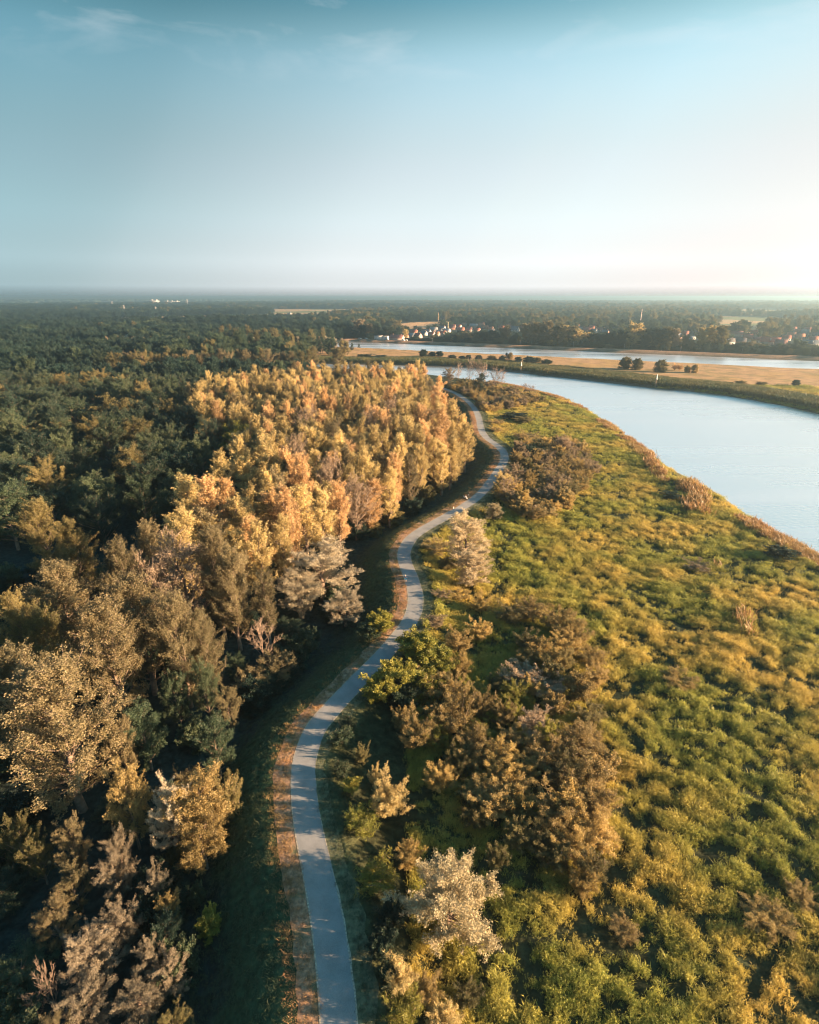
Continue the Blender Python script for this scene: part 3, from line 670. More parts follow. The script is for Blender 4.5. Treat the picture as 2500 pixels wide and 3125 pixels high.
for (f, px, py, h, w, m, nm, lb) in NEAR_LEFT:
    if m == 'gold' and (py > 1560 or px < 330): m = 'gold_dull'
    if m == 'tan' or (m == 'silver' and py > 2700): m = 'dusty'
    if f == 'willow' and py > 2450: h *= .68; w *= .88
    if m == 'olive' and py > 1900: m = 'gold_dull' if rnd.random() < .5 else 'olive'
    if f == 'poplar' and py > 1480 and w >= 120: f = 'poplar_big'
    cat = {'poplar_tree': 'tree', 'willow_tree': 'tree', 'broadleaf_tree': 'tree', 'bare_tree': 'tree', 'dead_tree': 'tree'}.get(nm, nm)
    grp = {'poplar_tree': 'poplars of the golden stand', 'willow_tree': 'willows left of the path', 'broadleaf_tree': 'leafy trees left of the path', 'bush': 'bushes left of the path', 'shrub': 'shrubs left of the path'}.get(nm)
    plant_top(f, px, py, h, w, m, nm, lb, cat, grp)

# the stand itself, planted tree by tree over the ground left of the path
GOLD_PX = [(560,1185),(640,1145),(900,1105),(1250,1105),(1340,1120),(1415,1230),(1410,1330),(1330,1420),(1200,1500),(1050,1560),(960,1600),(860,1700),(700,1800),(560,1800),(420,1700),(480,1560),(600,1440),(720,1340),(700,1270),(600,1240)]
GAPS_PX = [[(60,1400),(250,1395),(270,1470),(380,1530),(290,1560),(130,1500)], [(215,1150),(340,1150),(345,1190),(240,1210)], [(560,1320),(650,1310),(650,1400),(570,1390)], [(0,1545),(75,1550),(100,1700),(0,1700)]]
def pin(px, py, P):
    c = False
    for i in range(len(P)):
        x0, y0 = P[i]; x1, y1 = P[(i + 1) % len(P)]
        if (y0 > py) != (y1 > py) and px < (x1 - x0) * (py - y0) / (y1 - y0) + x0: c = not c
    return c
MARKS = [('the half-bare pinkish tree', 533, 1626), ('the big silver willow', 975, 1690), ('the small silver pink willow', 928, 1540), ('the single yellow green tree', 725, 1284), ('the small conical green tree', 539, 1232),
         ('the rounded grey green tree', 209, 1214), ('the dark clearing', 230, 1470), ('the big broad left edge poplar', 116, 2022), ('the forked pale trunked poplar', 296, 1815), ("the path's far end", 1350, 1195), ('the sharp far path bend', 1450, 1330),
         ('the far river sliver', 980, 1112), ('the long green gold row', 560, 1090), ('the left picture edge hollow', 20, 1620), ('the pale long hall roof', 415, 1020), ('the shaded bank corner', 1300, 1440)]
def ordinal(i):
    O = 'first second third fourth fifth sixth seventh eighth ninth tenth eleventh twelfth thirteenth fourteenth fifteenth sixteenth seventeenth eighteenth nineteenth'.split()
    if i < 19: return O[i]
    T = {2: ('twentieth', 'twenty-'), 3: ('thirtieth', 'thirty-'), 4: ('fortieth', 'forty-'), 5: ('fiftieth', 'fifty-'), 6: ('sixtieth', 'sixty-'), 7: ('seventieth', 'seventy-')}
    t, u = divmod(i + 1, 10); return T[t][0] if u == 0 else T[t][1] + O[u - 1]
PENDING = []
def address(root, kind, px, py, marks=None):
    PENDING.append((root, kind, px, py, marks or MARKS))
def settle_addresses():
    B = {}
    for root, kind, px, py, marks in PENDING:
        nm, mx0, my0 = min(marks, key=lambda q: (q[1] - px) ** 2 + (2.2 * (q[2] - py)) ** 2)
        dx, dy = px - mx0, 1.6 * (py - my0)
        way = ('left of ' if dx < 0 else 'right of ') if abs(dx) > abs(dy) else ('beyond ' if dy < 0 else 'before ')
        B.setdefault((kind, way, nm), []).append((math.hypot(dx, dy), root))
    for (kind, way, nm), L in B.items():
        L.sort(key=lambda q: q[0])
        for i, (_, root) in enumerate(L): root['label'] = (kind + ' nearest ' if i == 0 else ordinal(i) + ' nearest ' + kind + ' ') + way + nm
    PENDING.clear()
cand = np.stack([rng.uniform(-300, 60, 26000), rng.uniform(100, 372, 26000)], axis=1)
cz, _, cdst, crv, *_ = classify(cand[:, 0], cand[:, 1])
taken = [(p[0], p[1], p[2]) for p in PLANTS]
forest = []
for i, (x, y) in enumerate(cand):
    off = -cdst[i]
    if cdst[i] > -14.5 or crv[i] < 10: continue
    px, py = to_px(x, y, cz[i] + 23)
    if px < -140 or px > 1600: continue
    if any(pin(px, py, g) for g in GAPS_PX): continue
    if py < 1195 and px > 1285 + (py - 1112) * .95: continue
    gold = pin(px, py, GOLD_PX) or (off < 24 and y > 125)
    if y < 130 and not gold: continue
    sp = 5.2 if gold else 9.2
    if any((x - a) ** 2 + (y - b) ** 2 < max(sp, .42 * (w + sp)) ** 2 for a, b, w in taken): continue
    taken.append((x, y, sp)); forest.append((y, x, cz[i], off, gold, px, py))
forest.sort()
n_gold = 0; front = 0; ORD = 'first second third fourth fifth sixth seventh eighth ninth tenth eleventh twelfth thirteenth fourteenth fifteenth sixteenth seventeenth eighteenth nineteenth twentieth'.split()
front_rows = sorted([q for q in forest if q[4] and q[3] < 18.0], key=lambda q: -q[0])
front_no = {id(q): i for i, q in enumerate(front_rows)}
STAND_REST = []
single = {id(q) for q in sorted([q for q in forest if q[4]], key=lambda q: q[0] - (90 if q[3] < 22 else 0))[:272]}
for q in forest:
    y, x, z, off, gold, px, py = q
    if gold and id(q) not in single: STAND_REST.append((x, y, z)); continue
    if gold:
        h = rnd.uniform(18.5, 26.5) - (2.0 if off < 18 else 0); m = rnd.choices(['gold', 'orange', 'gold_dull', 'olive'], [.66, .16, .13, .05])[0]
        if px > 1050 and py < 1300: m = rnd.choices(['gold', 'orange', 'gold_dull'], [.5, .38, .12])[0]
        bare_ = rnd.random() < .04
        r_ = plant('twiggy' if bare_ else 'poplar', x, y, h, rnd.uniform(6.0, 8.8) * (1.3 if bare_ else 1), 'pink' if bare_ else m, 'poplar_tree', 'x', 'tree', 'poplars of the golden stand', z=z - .1, tilt=rnd.uniform(-.05, .05))
        if id(q) in front_no and not bare_: r_['label'] = ordinal(front_no[id(q)]) + " poplar from the path's far end in the row along the grass bank"
        else: address(r_, 'half-bare poplar' if bare_ else {'gold': 'golden poplar', 'orange': 'orange tinged poplar', 'olive': 'olive poplar', 'gold_dull': 'dull golden poplar'}[m], px, py)
        n_gold += 1
    else:
        m = rnd.choices(['green', 'olive', 'dark'], [.46, .14, .40])[0]
        f = rnd.choices(['broad', 'willow'], [.86, .14])[0]
        h = rnd.uniform(15, 23)
        r_ = plant(f, x, y, h, rnd.uniform(9.5, 14) if f != 'poplar' else rnd.uniform(7, 9), m, 'broadleaf_tree' if f == 'broad' else 'poplar_tree' if f == 'poplar' else 'willow_tree', 'x', 'tree', 'trees of the dim left wood', z=z - .1)
        address(r_, {'green': 'green ', 'olive': 'olive ', 'dark': 'dark green '}[m] + {'broad': 'leafy tree', 'poplar': 'slim tree', 'willow': 'willow'}[f], px, py)
settle_addresses()
print('forest', len(forest), 'gold', n_gold)
# undergrowth along the forest's foot
FOOT_MARKS = [('the big silver willow', 975, 1900), ('the bright yellow green bush', 1160, 1880), ('the jogger', 1237, 1765), ('the bench', 1420, 1520), ('the shaded bank corner', 1370, 1450), ('the sharp far path bend', 1450, 1330), ('the round rusty tree', 590, 2400), ('the alone green tree', 643, 2230), ('the small yellow green bush', 632, 2800)]
LOW_MARKS = [('the big broad left edge poplar', 150, 2200), ('the round rusty tree', 590, 2420), ('the alone green tree', 643, 2240), ('the pointed tan willow', 458, 2680), ('the tall tan willow', 342, 2580), ('the largest silver crown', 262, 2880), ('the small yellow green bush', 632, 2800), ('the bleached dead tree', 130, 2990), ('the big silver willow', 975, 1850), ('the forked pale trunked poplar', 296, 1950), ('the left edge willow', 29, 2520)]
k = 0
for i in range(0, len(PATH), 1):
    if PATH[i, 1] < 34 or PATH[i, 1] > 345 or rnd.random() > .17: continue
    off = rnd.uniform(15.0, 19.5) if PATH[i, 1] > 110 else rnd.uniform(14.5, 18)
    x, y = PATH[i] - PNRM[i] * off
    if path_dist(x, y)[0][0] > -13.5: continue
    m = rnd.choice(['dark', 'green', 'dark', 'olive'])
    r_ = plant(rnd.choice(['bush', 'round', 'bush']), x, y, rnd.uniform(3, 6.5), rnd.uniform(4, 7), m, 'bush', 'x', 'bush', "undergrowth at the forest's foot")
    q = to_px(x, y, 0); address(r_, {'dark': 'dark bush', 'green': 'green bush', 'olive': 'olive bush'}[m] + ' at the forest foot', q[0], q[1], FOOT_MARKS)
    k += 1
# low growth that fills the dark floor between the near trees
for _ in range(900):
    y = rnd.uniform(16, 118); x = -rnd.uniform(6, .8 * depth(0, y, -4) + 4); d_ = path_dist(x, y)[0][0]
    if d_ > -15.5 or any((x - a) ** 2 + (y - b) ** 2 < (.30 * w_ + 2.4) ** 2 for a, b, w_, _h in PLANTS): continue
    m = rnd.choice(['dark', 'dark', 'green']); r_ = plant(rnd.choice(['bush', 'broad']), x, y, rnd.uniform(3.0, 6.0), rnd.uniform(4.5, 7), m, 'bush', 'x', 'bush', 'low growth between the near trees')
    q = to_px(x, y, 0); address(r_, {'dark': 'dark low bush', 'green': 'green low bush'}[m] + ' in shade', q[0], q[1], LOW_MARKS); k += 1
settle_addresses()
print('undergrowth', k)

# ------------------------------------------------------------------ shrubs and trees on the river side of the path
RIGHT = [
 ('bush', 1271, 1925, 4, 130, 'yellow', 'yellow green bush at the far end of the thicket overhanging the path'),
 ('bush', 1320, 1965, 4, 140, 'yellow', 'yellow green bush on the meadow side of the overhanging thicket'),
 ('bush', 1215, 2010, 3.8, 130, 'yellow', 'yellow green bush in the middle of the overhanging thicket'),
 ('bush', 1290, 2040, 3.6, 130, 'yellow', 'dim yellow green bush behind the middle of the overhanging thicket'),
 ('bush', 1165, 2055, 3.4, 110, 'yellow', 'yellow green bush leaning furthest over the path, near end of the thicket'),
 ('bush', 1225, 2075, 3.2, 110, 'green', 'green bush under the near end of the overhanging thicket'),
 ('shrub', 1401, 1915, 3.6, 85, 'brown', 'rusty shrub right of the yellow green thicket top'),
 ('shrub', 1470, 1888, 3.2, 80, 'amber', 'bright orange shrub on the ridge right of the path bend'),
 ('shrub', 1470, 1810, 3, 70, 'amber', 'orange shrub at the left end of the dark hedge line'),
 ('shrub', 1410, 1985, 3.4, 75, 'amber', 'orange shrub beside the yellow green thicket, above brown one'),
 ('shrub', 1317, 2050, 3.6, 120, 'brown', 'brown shrub at the near right edge of the yellow green thicket'),
 ('shrub', 1392, 2062, 3.6, 100, 'brown', 'brown shrub between the thicket and the tall central one'),
 ('shrub', 1392, 2130, 4.2, 150, 'brown', 'largest brown shrub of the central clump'),
 ('shrub', 1470, 2098, 4, 85, 'brown', 'upright brown shrub on the right of the central clump'),
 ('shrub', 1276, 2180, 4, 130, 'brown', 'spiky brown shrub standing left over the deep shadow'),
 ('shrub', 1225, 2150, 3.2, 60, 'brown', 'thin reddish shrub at the left tip of the central clump'),
 ('shrub', 1457, 2215, 3.6, 120, 'brown', 'brown shrub in the lower middle of the central clump'),
 ('shrub', 1440, 2270, 3.2, 100, 'brown', 'brown shrub low in the central clump beside deep shadow'),
 ('shrub', 1530, 2262, 3.6, 120, 'amber', 'amber shrub right of the lower central clump'),
 ('shrub', 1540, 2330, 3.2, 110, 'amber', 'amber shrub below the amber one of the lower clump'),
 ('shrub', 1614, 1925, 3, 90, 'olive', 'olive shrub in shade right of the ridge shrubs'),
 ('shrub', 1650, 1945, 3.2, 100, 'amber', 'amber shrub on the meadow edge, upper right of the central clump'),
 ('shrub', 1690, 1975, 3.2, 90, 'amber', 'second amber shrub on the meadow edge above the pinkish flowering shrub'),
 ('shrub', 1600, 2025, 2.6, 130, 'pink', 'pinkish flowering shrub in the middle of the meadow edge'),
 ('shrub', 1680, 2055, 2.8, 110, 'pink', 'pinkish shrub right of the other pinkish flowering one'),
 ('shrub', 1642, 2178, 2.6, 130, 'pink', 'low pinkish shrub right of the upright brown one'),
 ('shrub', 1573, 2140, 2.6, 75, 'yellow', 'yellow tipped shrub in shade right of the central clump'),
 ('shrub', 1651, 2240, 2.8, 110, 'brown', 'dull brown shrub below the low pinkish shrub'),
 ('shrub', 1573, 2360, 3.2, 120, 'brown', 'brown shrub over the shaded gap below the amber pair'),
 ('shrub', 1500, 2400, 3.4, 140, 'brown', 'brown rounded shrub left of the shaded gap'),
 ('shrub', 1450, 2440, 2.8, 90, 'olive', 'olive shrub left of the rounded brown one'),
 ('shrub', 1188, 2375, 4.2, 130, 'gold', 'golden upright shrub standing alone over deep shadow near the path'),
 ('shrub', 1345, 2318, 3.6, 95, 'amber', 'loose amber shrub standing alone in the deep shadow'),
 ('cane', 1101, 2475, 3.4, 110, 'yellow', 'pale spiky cane clump beside the right verge'),
 ('cane', 1152, 2645, 3.2, 130, 'yellow', 'spiky yellow cane clump nearest left of the silver poplar'),
 ('cane', 1044, 2325, 2.8, 60, 'green', 'greenish cane clump on the right verge at the path curve'),
 ('cane', 1070, 2375, 2.6, 60, 'yellow', 'small yellow cane clump below the greenish one on the verge'),
 ('cane', 1040, 2225, 2.6, 70, 'green', 'blue green weed clump on the right verge in shade'),
 ('cane', 1062, 2180, 2.4, 60, 'green', 'blue green weed clump where the thicket leaves the verge'),
 ('shrub', 1104, 2265, 2.6, 50, 'olive', 'thin olive shrub between verge weeds and deep shadow'),
 ('shrub', 1142, 2335, 2.4, 45, 'gold', 'small golden shrub above the upright golden one'),
 ('shrub', 1245, 2572, 2.2, 90, 'amber', 'dry orange fan shaped shrub above the silver poplar'),
 ('plume', 1372, 2640, 9.5, 300, 'cream', 'silver poplar with plumed crown standing out near the bottom of the meadow'),
 ('cane', 1217, 2940, 3.6, 110, 'gold', 'golden reedy clump at bottom, left of the silver poplar foot'),
 ('cane', 1240, 3040, 3.2, 120, 'yellow', 'reedy clump cut by the bottom edge right of the path'),
 ('shrub', 1300, 2995, 2.8, 110, 'brown', 'rusty shrub at the bottom between reedy clump and dark gap'),
 ('shrub', 1350, 3080, 2.6, 110, 'gold', 'golden shrub on the bottom edge below the rusty one'),
 ('shrub', 1430, 3010, 2.4, 90, 'olive', 'thin olive shrub in the dark gap under the silver poplar'),
 ('shrub', 1523, 2565, 3, 75, 'olive', 'upright olive shrub above right of the silver poplar'),
 ('shrub', 1580, 2500, 3, 90, 'olive', 'olive shrub left of the big brown thicket'),
 ('shrub', 1772, 2215, 3.8, 170, 'brown', 'broad brown thicket crown at its upper right end'),
 ('shrub', 1690, 2290, 3.4, 130, 'brown', 'brown thicket crown left of the broad upper one'),
 ('shrub', 1790, 2345, 3.8, 180, 'brown', 'big brown thicket crown in the middle of the meadow edge'),
 ('shrub', 1700, 2420, 3.6, 150, 'brown', 'brown thicket crown low on the left of the big one'),
 ('shrub', 1800, 2440, 3.2, 120, 'brown', 'brown thicket crown below the big one'),
 ('shrub', 1756, 2530, 3.2, 130, 'amber', 'amber thicket crown near the bottom of the brown thicket'),
 ('shrub', 1785, 2650, 2.6, 90, 'amber', 'amber shrub ending the brown thicket towards the bottom'),
 ('shrub', 1640, 2520, 2.8, 100, 'olive', 'olive brown shrub on the shaded left flank of the thicket'),
 ('shrub', 2356, 2775, 2.0, 150, 'amber', 'amber weed clump in the lower right meadow'),
 ('shrub', 2455, 2715, 1.8, 100, 'amber', 'smaller amber weed clump near the right edge'),
 ('shrub', 1908, 2822, 1.6, 90, 'brown', 'dead brown fern like plant in the lower meadow'),
 ('shrub', 2080, 2060, 2.0, 110, 'amber', 'amber weed clump in the middle of the green meadow'),
 ('shrub', 2130, 1715, 2.0, 90, 'tan', 'tan shrub in the meadow towards the river bend'),
 ('shrub', 1560, 1840, 3, 100, 'olive', 'olive shrub in the dark hedge line across the meadow'),
 ('shrub', 1625, 1825, 3.2, 110, 'brown', 'brown shrub crowning the dark hedge line'),
 ('shrub', 1710, 1850, 3.4, 120, 'amber', 'orange shrub at the right part of the dark hedge line'),
 ('shrub', 1760, 1900, 3.2, 110, 'amber', 'orange shrub at the right end of the dark hedge line'),
 ('shrub', 1395, 1800, 2.4, 90, 'amber', 'low orange shrub below the tall twin willow'),
 ('shrub', 1345, 1800, 2.0, 60, 'tan', 'low tan weed clump beside the verge below the tall willow'),
 ('cane', 1325, 1880, 2.6, 70, 'tan', 'pale grassy cane clump above the overhanging thicket'),
 ('tallwillow', 1425, 1560, 14, 128, 'creamy', 'tall silver willow right of the path, upper crown'),
 ('tallwillow', 1445, 1665, 10, 112, 'creamy', 'silver willow crown below the tall one, in front of it'),
 ('shrub', 1330, 1645, 4, 95, 'gold', 'golden rounded shrub between the path and tall willow'),
 ('shrub', 1368, 1700, 3, 70, 'olive', 'dim olive shrub under the golden rounded one'),
 ('plume', 1510, 1532, 5.5, 64, 'cream', 'small white silver shrub right of the tall willow top'),
 ('shrub', 1557, 1485, 6, 62, 'tan', 'tan half bare shrub with bare twigs above'),
 ('bare', 1548, 1468, 6, 60, 'brown', 'bare twisted brown shrub stems by the tan half bare shrub'),
 ('shrub', 1605, 1508, 5, 66, 'gold', 'rounded golden shrub right of the tan half bare one'),
 ('round', 1610, 1357, 5.5, 56, 'dark', 'round blue green bush beside the path bend'),
 ('plume', 1723, 1325, 8, 62, 'pink', 'pinkish silver shrub tree on the crest of the bushy rise'),
 ('shrub', 1672, 1362, 5, 58, 'tan', 'tan shrub between the round bush and pinkish silver tree'),
 ('shrub', 1700, 1425, 5, 130, 'brown', 'broad orange brown shrub mass on the bushy rise'),
 ('shrub', 1640, 1430, 4.5, 80, 'olive', 'olive shrub left of the broad orange brown one'),
 ('shrub', 1755, 1385, 4.5, 80, 'brown', 'orange brown shrub on the right flank of the rise'),
 ('shrub', 1607, 1318, 3.5, 90, 'brown', 'low brown shrub band beyond the round bush'),
 ('shrub', 1660, 1335, 3.5, 80, 'brown', 'low brown shrub right of the band beyond the round bush'),
 ('bush', 1566, 1258, 4, 80, 'dark', 'dark bush in the bright far meadow'),
 ('bush', 1600, 1270, 3, 60, 'olive', 'olive bush attached to the dark far meadow bush'),
 ('bush', 1496, 1220, 5.5, 40, 'dark', 'dark upright bush beside the path near its far end'),
 ('shrub', 1515, 1300, 3.2, 45, 'amber', 'orange shrub beside the far path bend'),
 ('shrub', 1512, 1278, 3, 60, 'brown', 'brown shrub left of the dark far meadow bush'),
 ('shrub', 1459, 1206, 4, 30, 'amber', 'small orange shrub near the far end of the path'),
 ('willow', 1371, 1118, 12, 46, 'tan', 'tan tree at the river where the path disappears'),
 ('broad', 1408, 1150, 9, 52, 'olive', 'olive tree below the tan tree at the river'),
 ('poplar', 1467, 1136, 15, 42, 'dark', 'dark ivy clad tree among bare ones by the river'),
 ('bare', 1436, 1108, 17, 36, 'pink', 'tallest bare pale tree rising before the river'),
 ('bare', 1465, 1113, 16, 36, 'pink', 'bare pale tree behind the dark ivy clad one'),
 ('bare', 1480, 1120, 14, 34, 'pink', 'bare pale tree right of the dark ivy clad one'),
 ('bare', 1512, 1130, 14, 40, 'pink', 'bare spreading tree against the river, right of the pale group'),
 ('bare', 1530, 1138, 12, 36, 'pink', 'smaller bare tree against the river at the group end'),
 ('bare', 1400, 1118, 13, 32, 'pink', 'bare pale tree left of the tallest bare one'),
 ('bare', 1605, 1175, 7, 34, 'brown', 'low bare tree on the river bank left of tan bush'),
 ('bare', 1625, 1180, 6, 30, 'brown', 'low bare tree on the river bank, last to the right'),
 ('willow', 1573, 1174, 8, 52, 'tan', 'tan rounded bush tree on the near river bank'),
 ('shrub', 1535, 1192, 5, 70, 'brown', 'brown scrub on the near river bank below bare trees'),
 ('shrub', 1490, 1180, 5, 60, 'brown', 'brown scrub under the dark ivy clad tree'),
 ('shrub', 1625, 1205, 3.5, 60, 'olive', 'olive scrub on the near river bank right of tan bush'),
 ('shrub', 1440, 1190, 5, 50, 'brown', 'brown scrub at the far path end under bare trees'),
 ('bush', 1192, 2765, 3.2, 90, 'dark', 'dark bush left of the silver poplar, in its shade'),
 ('bush', 1160, 2850, 2.8, 90, 'dark', 'dark low bush beside the lower right verge in deep shade'),
 ('bush', 1185, 2935, 2.6, 80, 'green', 'dim green bush between lower verge and golden reedy clump'),
 ('bush', 2386, 1668, 3, 90, 'dark', 'dark green bush on the near river bank at right'),
 ('bush', 2050, 1500, 2.2, 70, 'dark', 'dark low bush among rusty reeds in the far meadow'),
]
for (f, px, py, h, w, m, lb) in RIGHT:
    if f in ('shrub', 'bush') and 1800 < py < 2680 and px < 1850: h *= 1.5
    nm = {'willow': 'willow_tree', 'tallwillow': 'willow_tree', 'plume': 'poplar_tree' if h > 9 else 'shrub', 'bare': 'bare_tree', 'broad': 'broadleaf_tree', 'poplar': 'broadleaf_tree', 'bush': 'bush', 'round': 'bush', 'cane': 'cane_clump'}.get(f, 'shrub')
    cat = 'tree' if nm.endswith('tree') else {'cane_clump': 'plant'}.get(nm, nm)
    grp = {'shrub': 'shrubs between path and river', 'bush': 'bushes between path and river', 'cane_clump': 'cane clumps beside the path', 'bare_tree': 'bare trees by the river'}.get(nm)
    plant_top(f, px, py, h, w, m, nm, lb, cat, grp)

MASS_PX = [(1240,2060),(1480,2030),(1640,1960),(1760,1890),(1830,1980),(1840,2250),(1880,2480),(1820,2680),(1700,2600),(1560,2480),(1420,2360),(1300,2250)]
SHRUB_MARKS = [('the largest brown central shrub', 1392, 2140), ('the broad brown thicket crown', 1772, 2225), ('the big brown thicket crown', 1790, 2360), ('the amber shrub ending the thicket', 1785, 2660), ('the low pinkish shrub', 1642, 2185), ('the rounded brown shrub', 1500, 2410), ('the pinkish flowering shrub', 1600, 2030), ('the spiky brown shrub', 1276, 2190), ('the orange shrub of the dark hedge line', 1740, 1880)]
RISE_PX = [(1480,1440),(1600,1345),(1700,1335),(1800,1350),(1815,1430),(1740,1520),(1640,1560),(1560,1530)]
RISE_MARKS = [('the round blue green bush', 1610, 1365), ('the pinkish silver shrub tree', 1723, 1335), ('the small white silver shrub', 1510, 1540), ('the rounded golden shrub', 1605, 1515), ('the sharp far path bend', 1540, 1410), ('the broad orange brown shrub', 1700, 1435)]
BANKSIDE_PX = [(1360,1175),(1450,1160),(1540,1178),(1660,1212),(1600,1222),(1480,1245),(1430,1205)]
BANKSIDE_MARKS = [('the dark ivy clad tree', 1467, 1150), ('the tan rounded bank tree', 1573, 1180), ('the tan tree at the river', 1371, 1125), ("the path's far end", 1380, 1200)]
grown = []
WORD = {'brown': 'golden brown shrub', 'amber': 'amber shrub', 'olive': 'olive shrub', 'yellow': 'yellow green shrub', 'tan': 'tan shrub', 'gold': 'golden shrub', 'dark': 'dark shrub'}
def fill(poly, marks, gap, hr, wr, mats, tries, suffix=''):
    xs = [q[0] for q in poly]; ys = [q[1] for q in poly]
    for _ in range(tries):
        px, py = rnd.uniform(min(xs), max(xs)), rnd.uniform(min(ys), max(ys))
        if not pin(px, py, poly): continue
        p_ = at(px, py, 1.5)
        if path_dist(p_[0], p_[1])[0][0] < 4.5: continue
        if any((p_[0] - a) ** 2 + (p_[1] - b) ** 2 < gap ** 2 for a, b in grown) or any((p_[0] - a) ** 2 + (p_[1] - b) ** 2 < min(.22 * w_ + .9, 2.2) ** 2 for a, b, w_, h_ in PLANTS): continue
        grown.append((p_[0], p_[1])); m = rnd.choices(list(mats), list(mats.values()))[0]
        r_ = plant(rnd.choice(['shrub', 'shrub', 'bush']), p_[0], p_[1], rnd.uniform(*hr), rnd.uniform(*wr), m, 'shrub', 'x', 'shrub', 'shrubs between path and river')
        address(r_, WORD[m] + suffix, px, py, marks)
fill(MASS_PX, SHRUB_MARKS, 4.1, (3.2, 5.6), (3.4, 5.6), {'brown': .28, 'amber': .32, 'olive': .24, 'yellow': .16}, 4000)
fill(RISE_PX, RISE_MARKS, 3.6, (3.2, 6.0), (4.0, 6.5), {'brown': .24, 'amber': .36, 'tan': .2, 'gold': .12, 'olive': .08}, 2500, ' on the rise')
fill(BANKSIDE_PX, BANKSIDE_MARKS, 4.2, (3.5, 7.0), (4.5, 7.5), {'brown': .3, 'amber': .25, 'tan': .25, 'olive': .2}, 1500)
settle_addresses(); print('shrub mass', len(grown))

# ------------------------------------------------------------------ the tongue of land between river and canal
ISLAND = [ # x, foot y, top y, width
 ('round', 1906, 1126, 1087, 36, 'olive', 'left of the three big round trees on the far river bank'),
 ('round', 1943, 1128, 1090, 34, 'olive', 'middle one of the three big round trees on the far river bank'),
 ('round', 2015, 1135, 1095, 38, 'olive', 'right of the three big round trees, set apart on the far river bank'),
 ('shrub', 2058, 1130, 1106, 20, 'orange', 'faint thin orange shrub right of the three round trees'),
 ('shrub', 2074, 1131, 1107, 20, 'orange', 'second faint thin orange shrub right of the three round trees'),
 ('round', 2097, 1136, 1113, 20, 'brown', 'small brown bush left of the taller brown one on dry grass'),
 ('round', 2119, 1138, 1110, 20, 'brown', 'taller small brown bush on dry grass across the river'),
 ('round', 1293, 1089, 1064, 26, 'dark', 'dark green bush standing highest on the narrow dry strip'),
 ('round', 1320, 1087, 1072, 26, 'dark', 'dark low bush right of the highest one on the dry strip'),
 ('round', 1342, 1088, 1070, 22, 'dark', 'dark low bush ending the clump on the dry strip'),
 ('round', 1380, 1096, 1081, 26, 'dark', 'dark round bush on the reed bank, first right of the clump'),
 ('round', 1411, 1097, 1085, 22, 'dark', 'dark small bush on the reed bank, second right of the clump'),
 ('round', 1431, 1097, 1082, 18, 'dark', 'dark bush on the reed bank, third right of the clump'),
 ('round', 1460, 1099, 1083, 24, 'dark', 'dark bush opposite the bare trees on the reed bank'),
 ('round', 1500, 1100, 1084, 30, 'olive', 'greyish bush opposite the last bare tree on the reed bank'),
 ('round', 1533, 1101, 1083, 22, 'dark', 'round grey green bush left of the brown pointed one'),
 ('cone', 1546, 1097, 1075, 20, 'dark', 'thin dark bush between grey green and brown bushes'),
 ('round', 1557, 1097, 1074, 15, 'brown', 'brown pointed bush on the dry strip before the canal'),
 ('round', 1582, 1103, 1088, 22, 'dark', 'dark bush left of the white river beacon'),
 ('round', 1615, 1106, 1086, 38, 'dark', 'wide dark bush right of the white river beacon'),
 ('round', 1640, 1105, 1090, 24, 'olive', 'olive bush right of the wide dark one'),
 ('round', 1668, 1109, 1096, 36, 'dark', 'low wide dark bush at the end of the bush row'),
 ('round', 2428, 1178, 1157, 24, 'dark', 'single dark leaning bush on the golden grass at right'),
 ('bush', 2260, 1172, 1160, 34, 'olive', 'flat olive bush on the grass track across the river'),
 ('bush', 2322, 1176, 1164, 30, 'olive', 'flat olive bush right of the other on the grass track'),
 ('cone', 1096, 1063, 1048, 10, 'dark', 'small dark tree at the canal corner by the wood'),
 ('cone', 1075, 1072, 1045, 18, 'green', 'narrow tree at the end of the wood by the canal corner'),
 ('broad', 1052, 1085, 1037, 38, 'olive', 'olive tree ending the wood opposite the canal corner'),
 ('broad', 1030, 1110, 1060, 50, 'olive', 'tawny tree before the reed bank, right of golden row'),
 ('broad', 1010, 1085, 1030, 46, 'green', 'green tree behind the tawny tree near the canal corner'),
 ('cone', 985, 1080, 1025, 40, 'green', 'pointed green tree left of the canal corner'),
 ('broad', 960, 1085, 1030, 44, 'green', 'green tree two places left of the canal corner trees'),
 ('bush', 1110, 1092, 1078, 46, 'dark', 'dark scrub at the left end of the reed bank'),
 ('bush', 1160, 1094, 1082, 50, 'dark', 'dark scrub second from the left end of the reed bank'),
]
for (f, px, pb, pt, w, m, lb) in ISLAND:
    tree = f in ('cone', 'broad') or w > 32 and f == 'round' and px > 1900
    plant_base('full' if f == 'broad' else f, px, pb, pt, w, m, 'broadleaf_tree' if tree else 'shrub' if f == 'shrub' else 'bush', lb, 'tree' if tree else 'shrub' if f == 'shrub' else 'bush', None if tree else 'bushes on the far river bank')

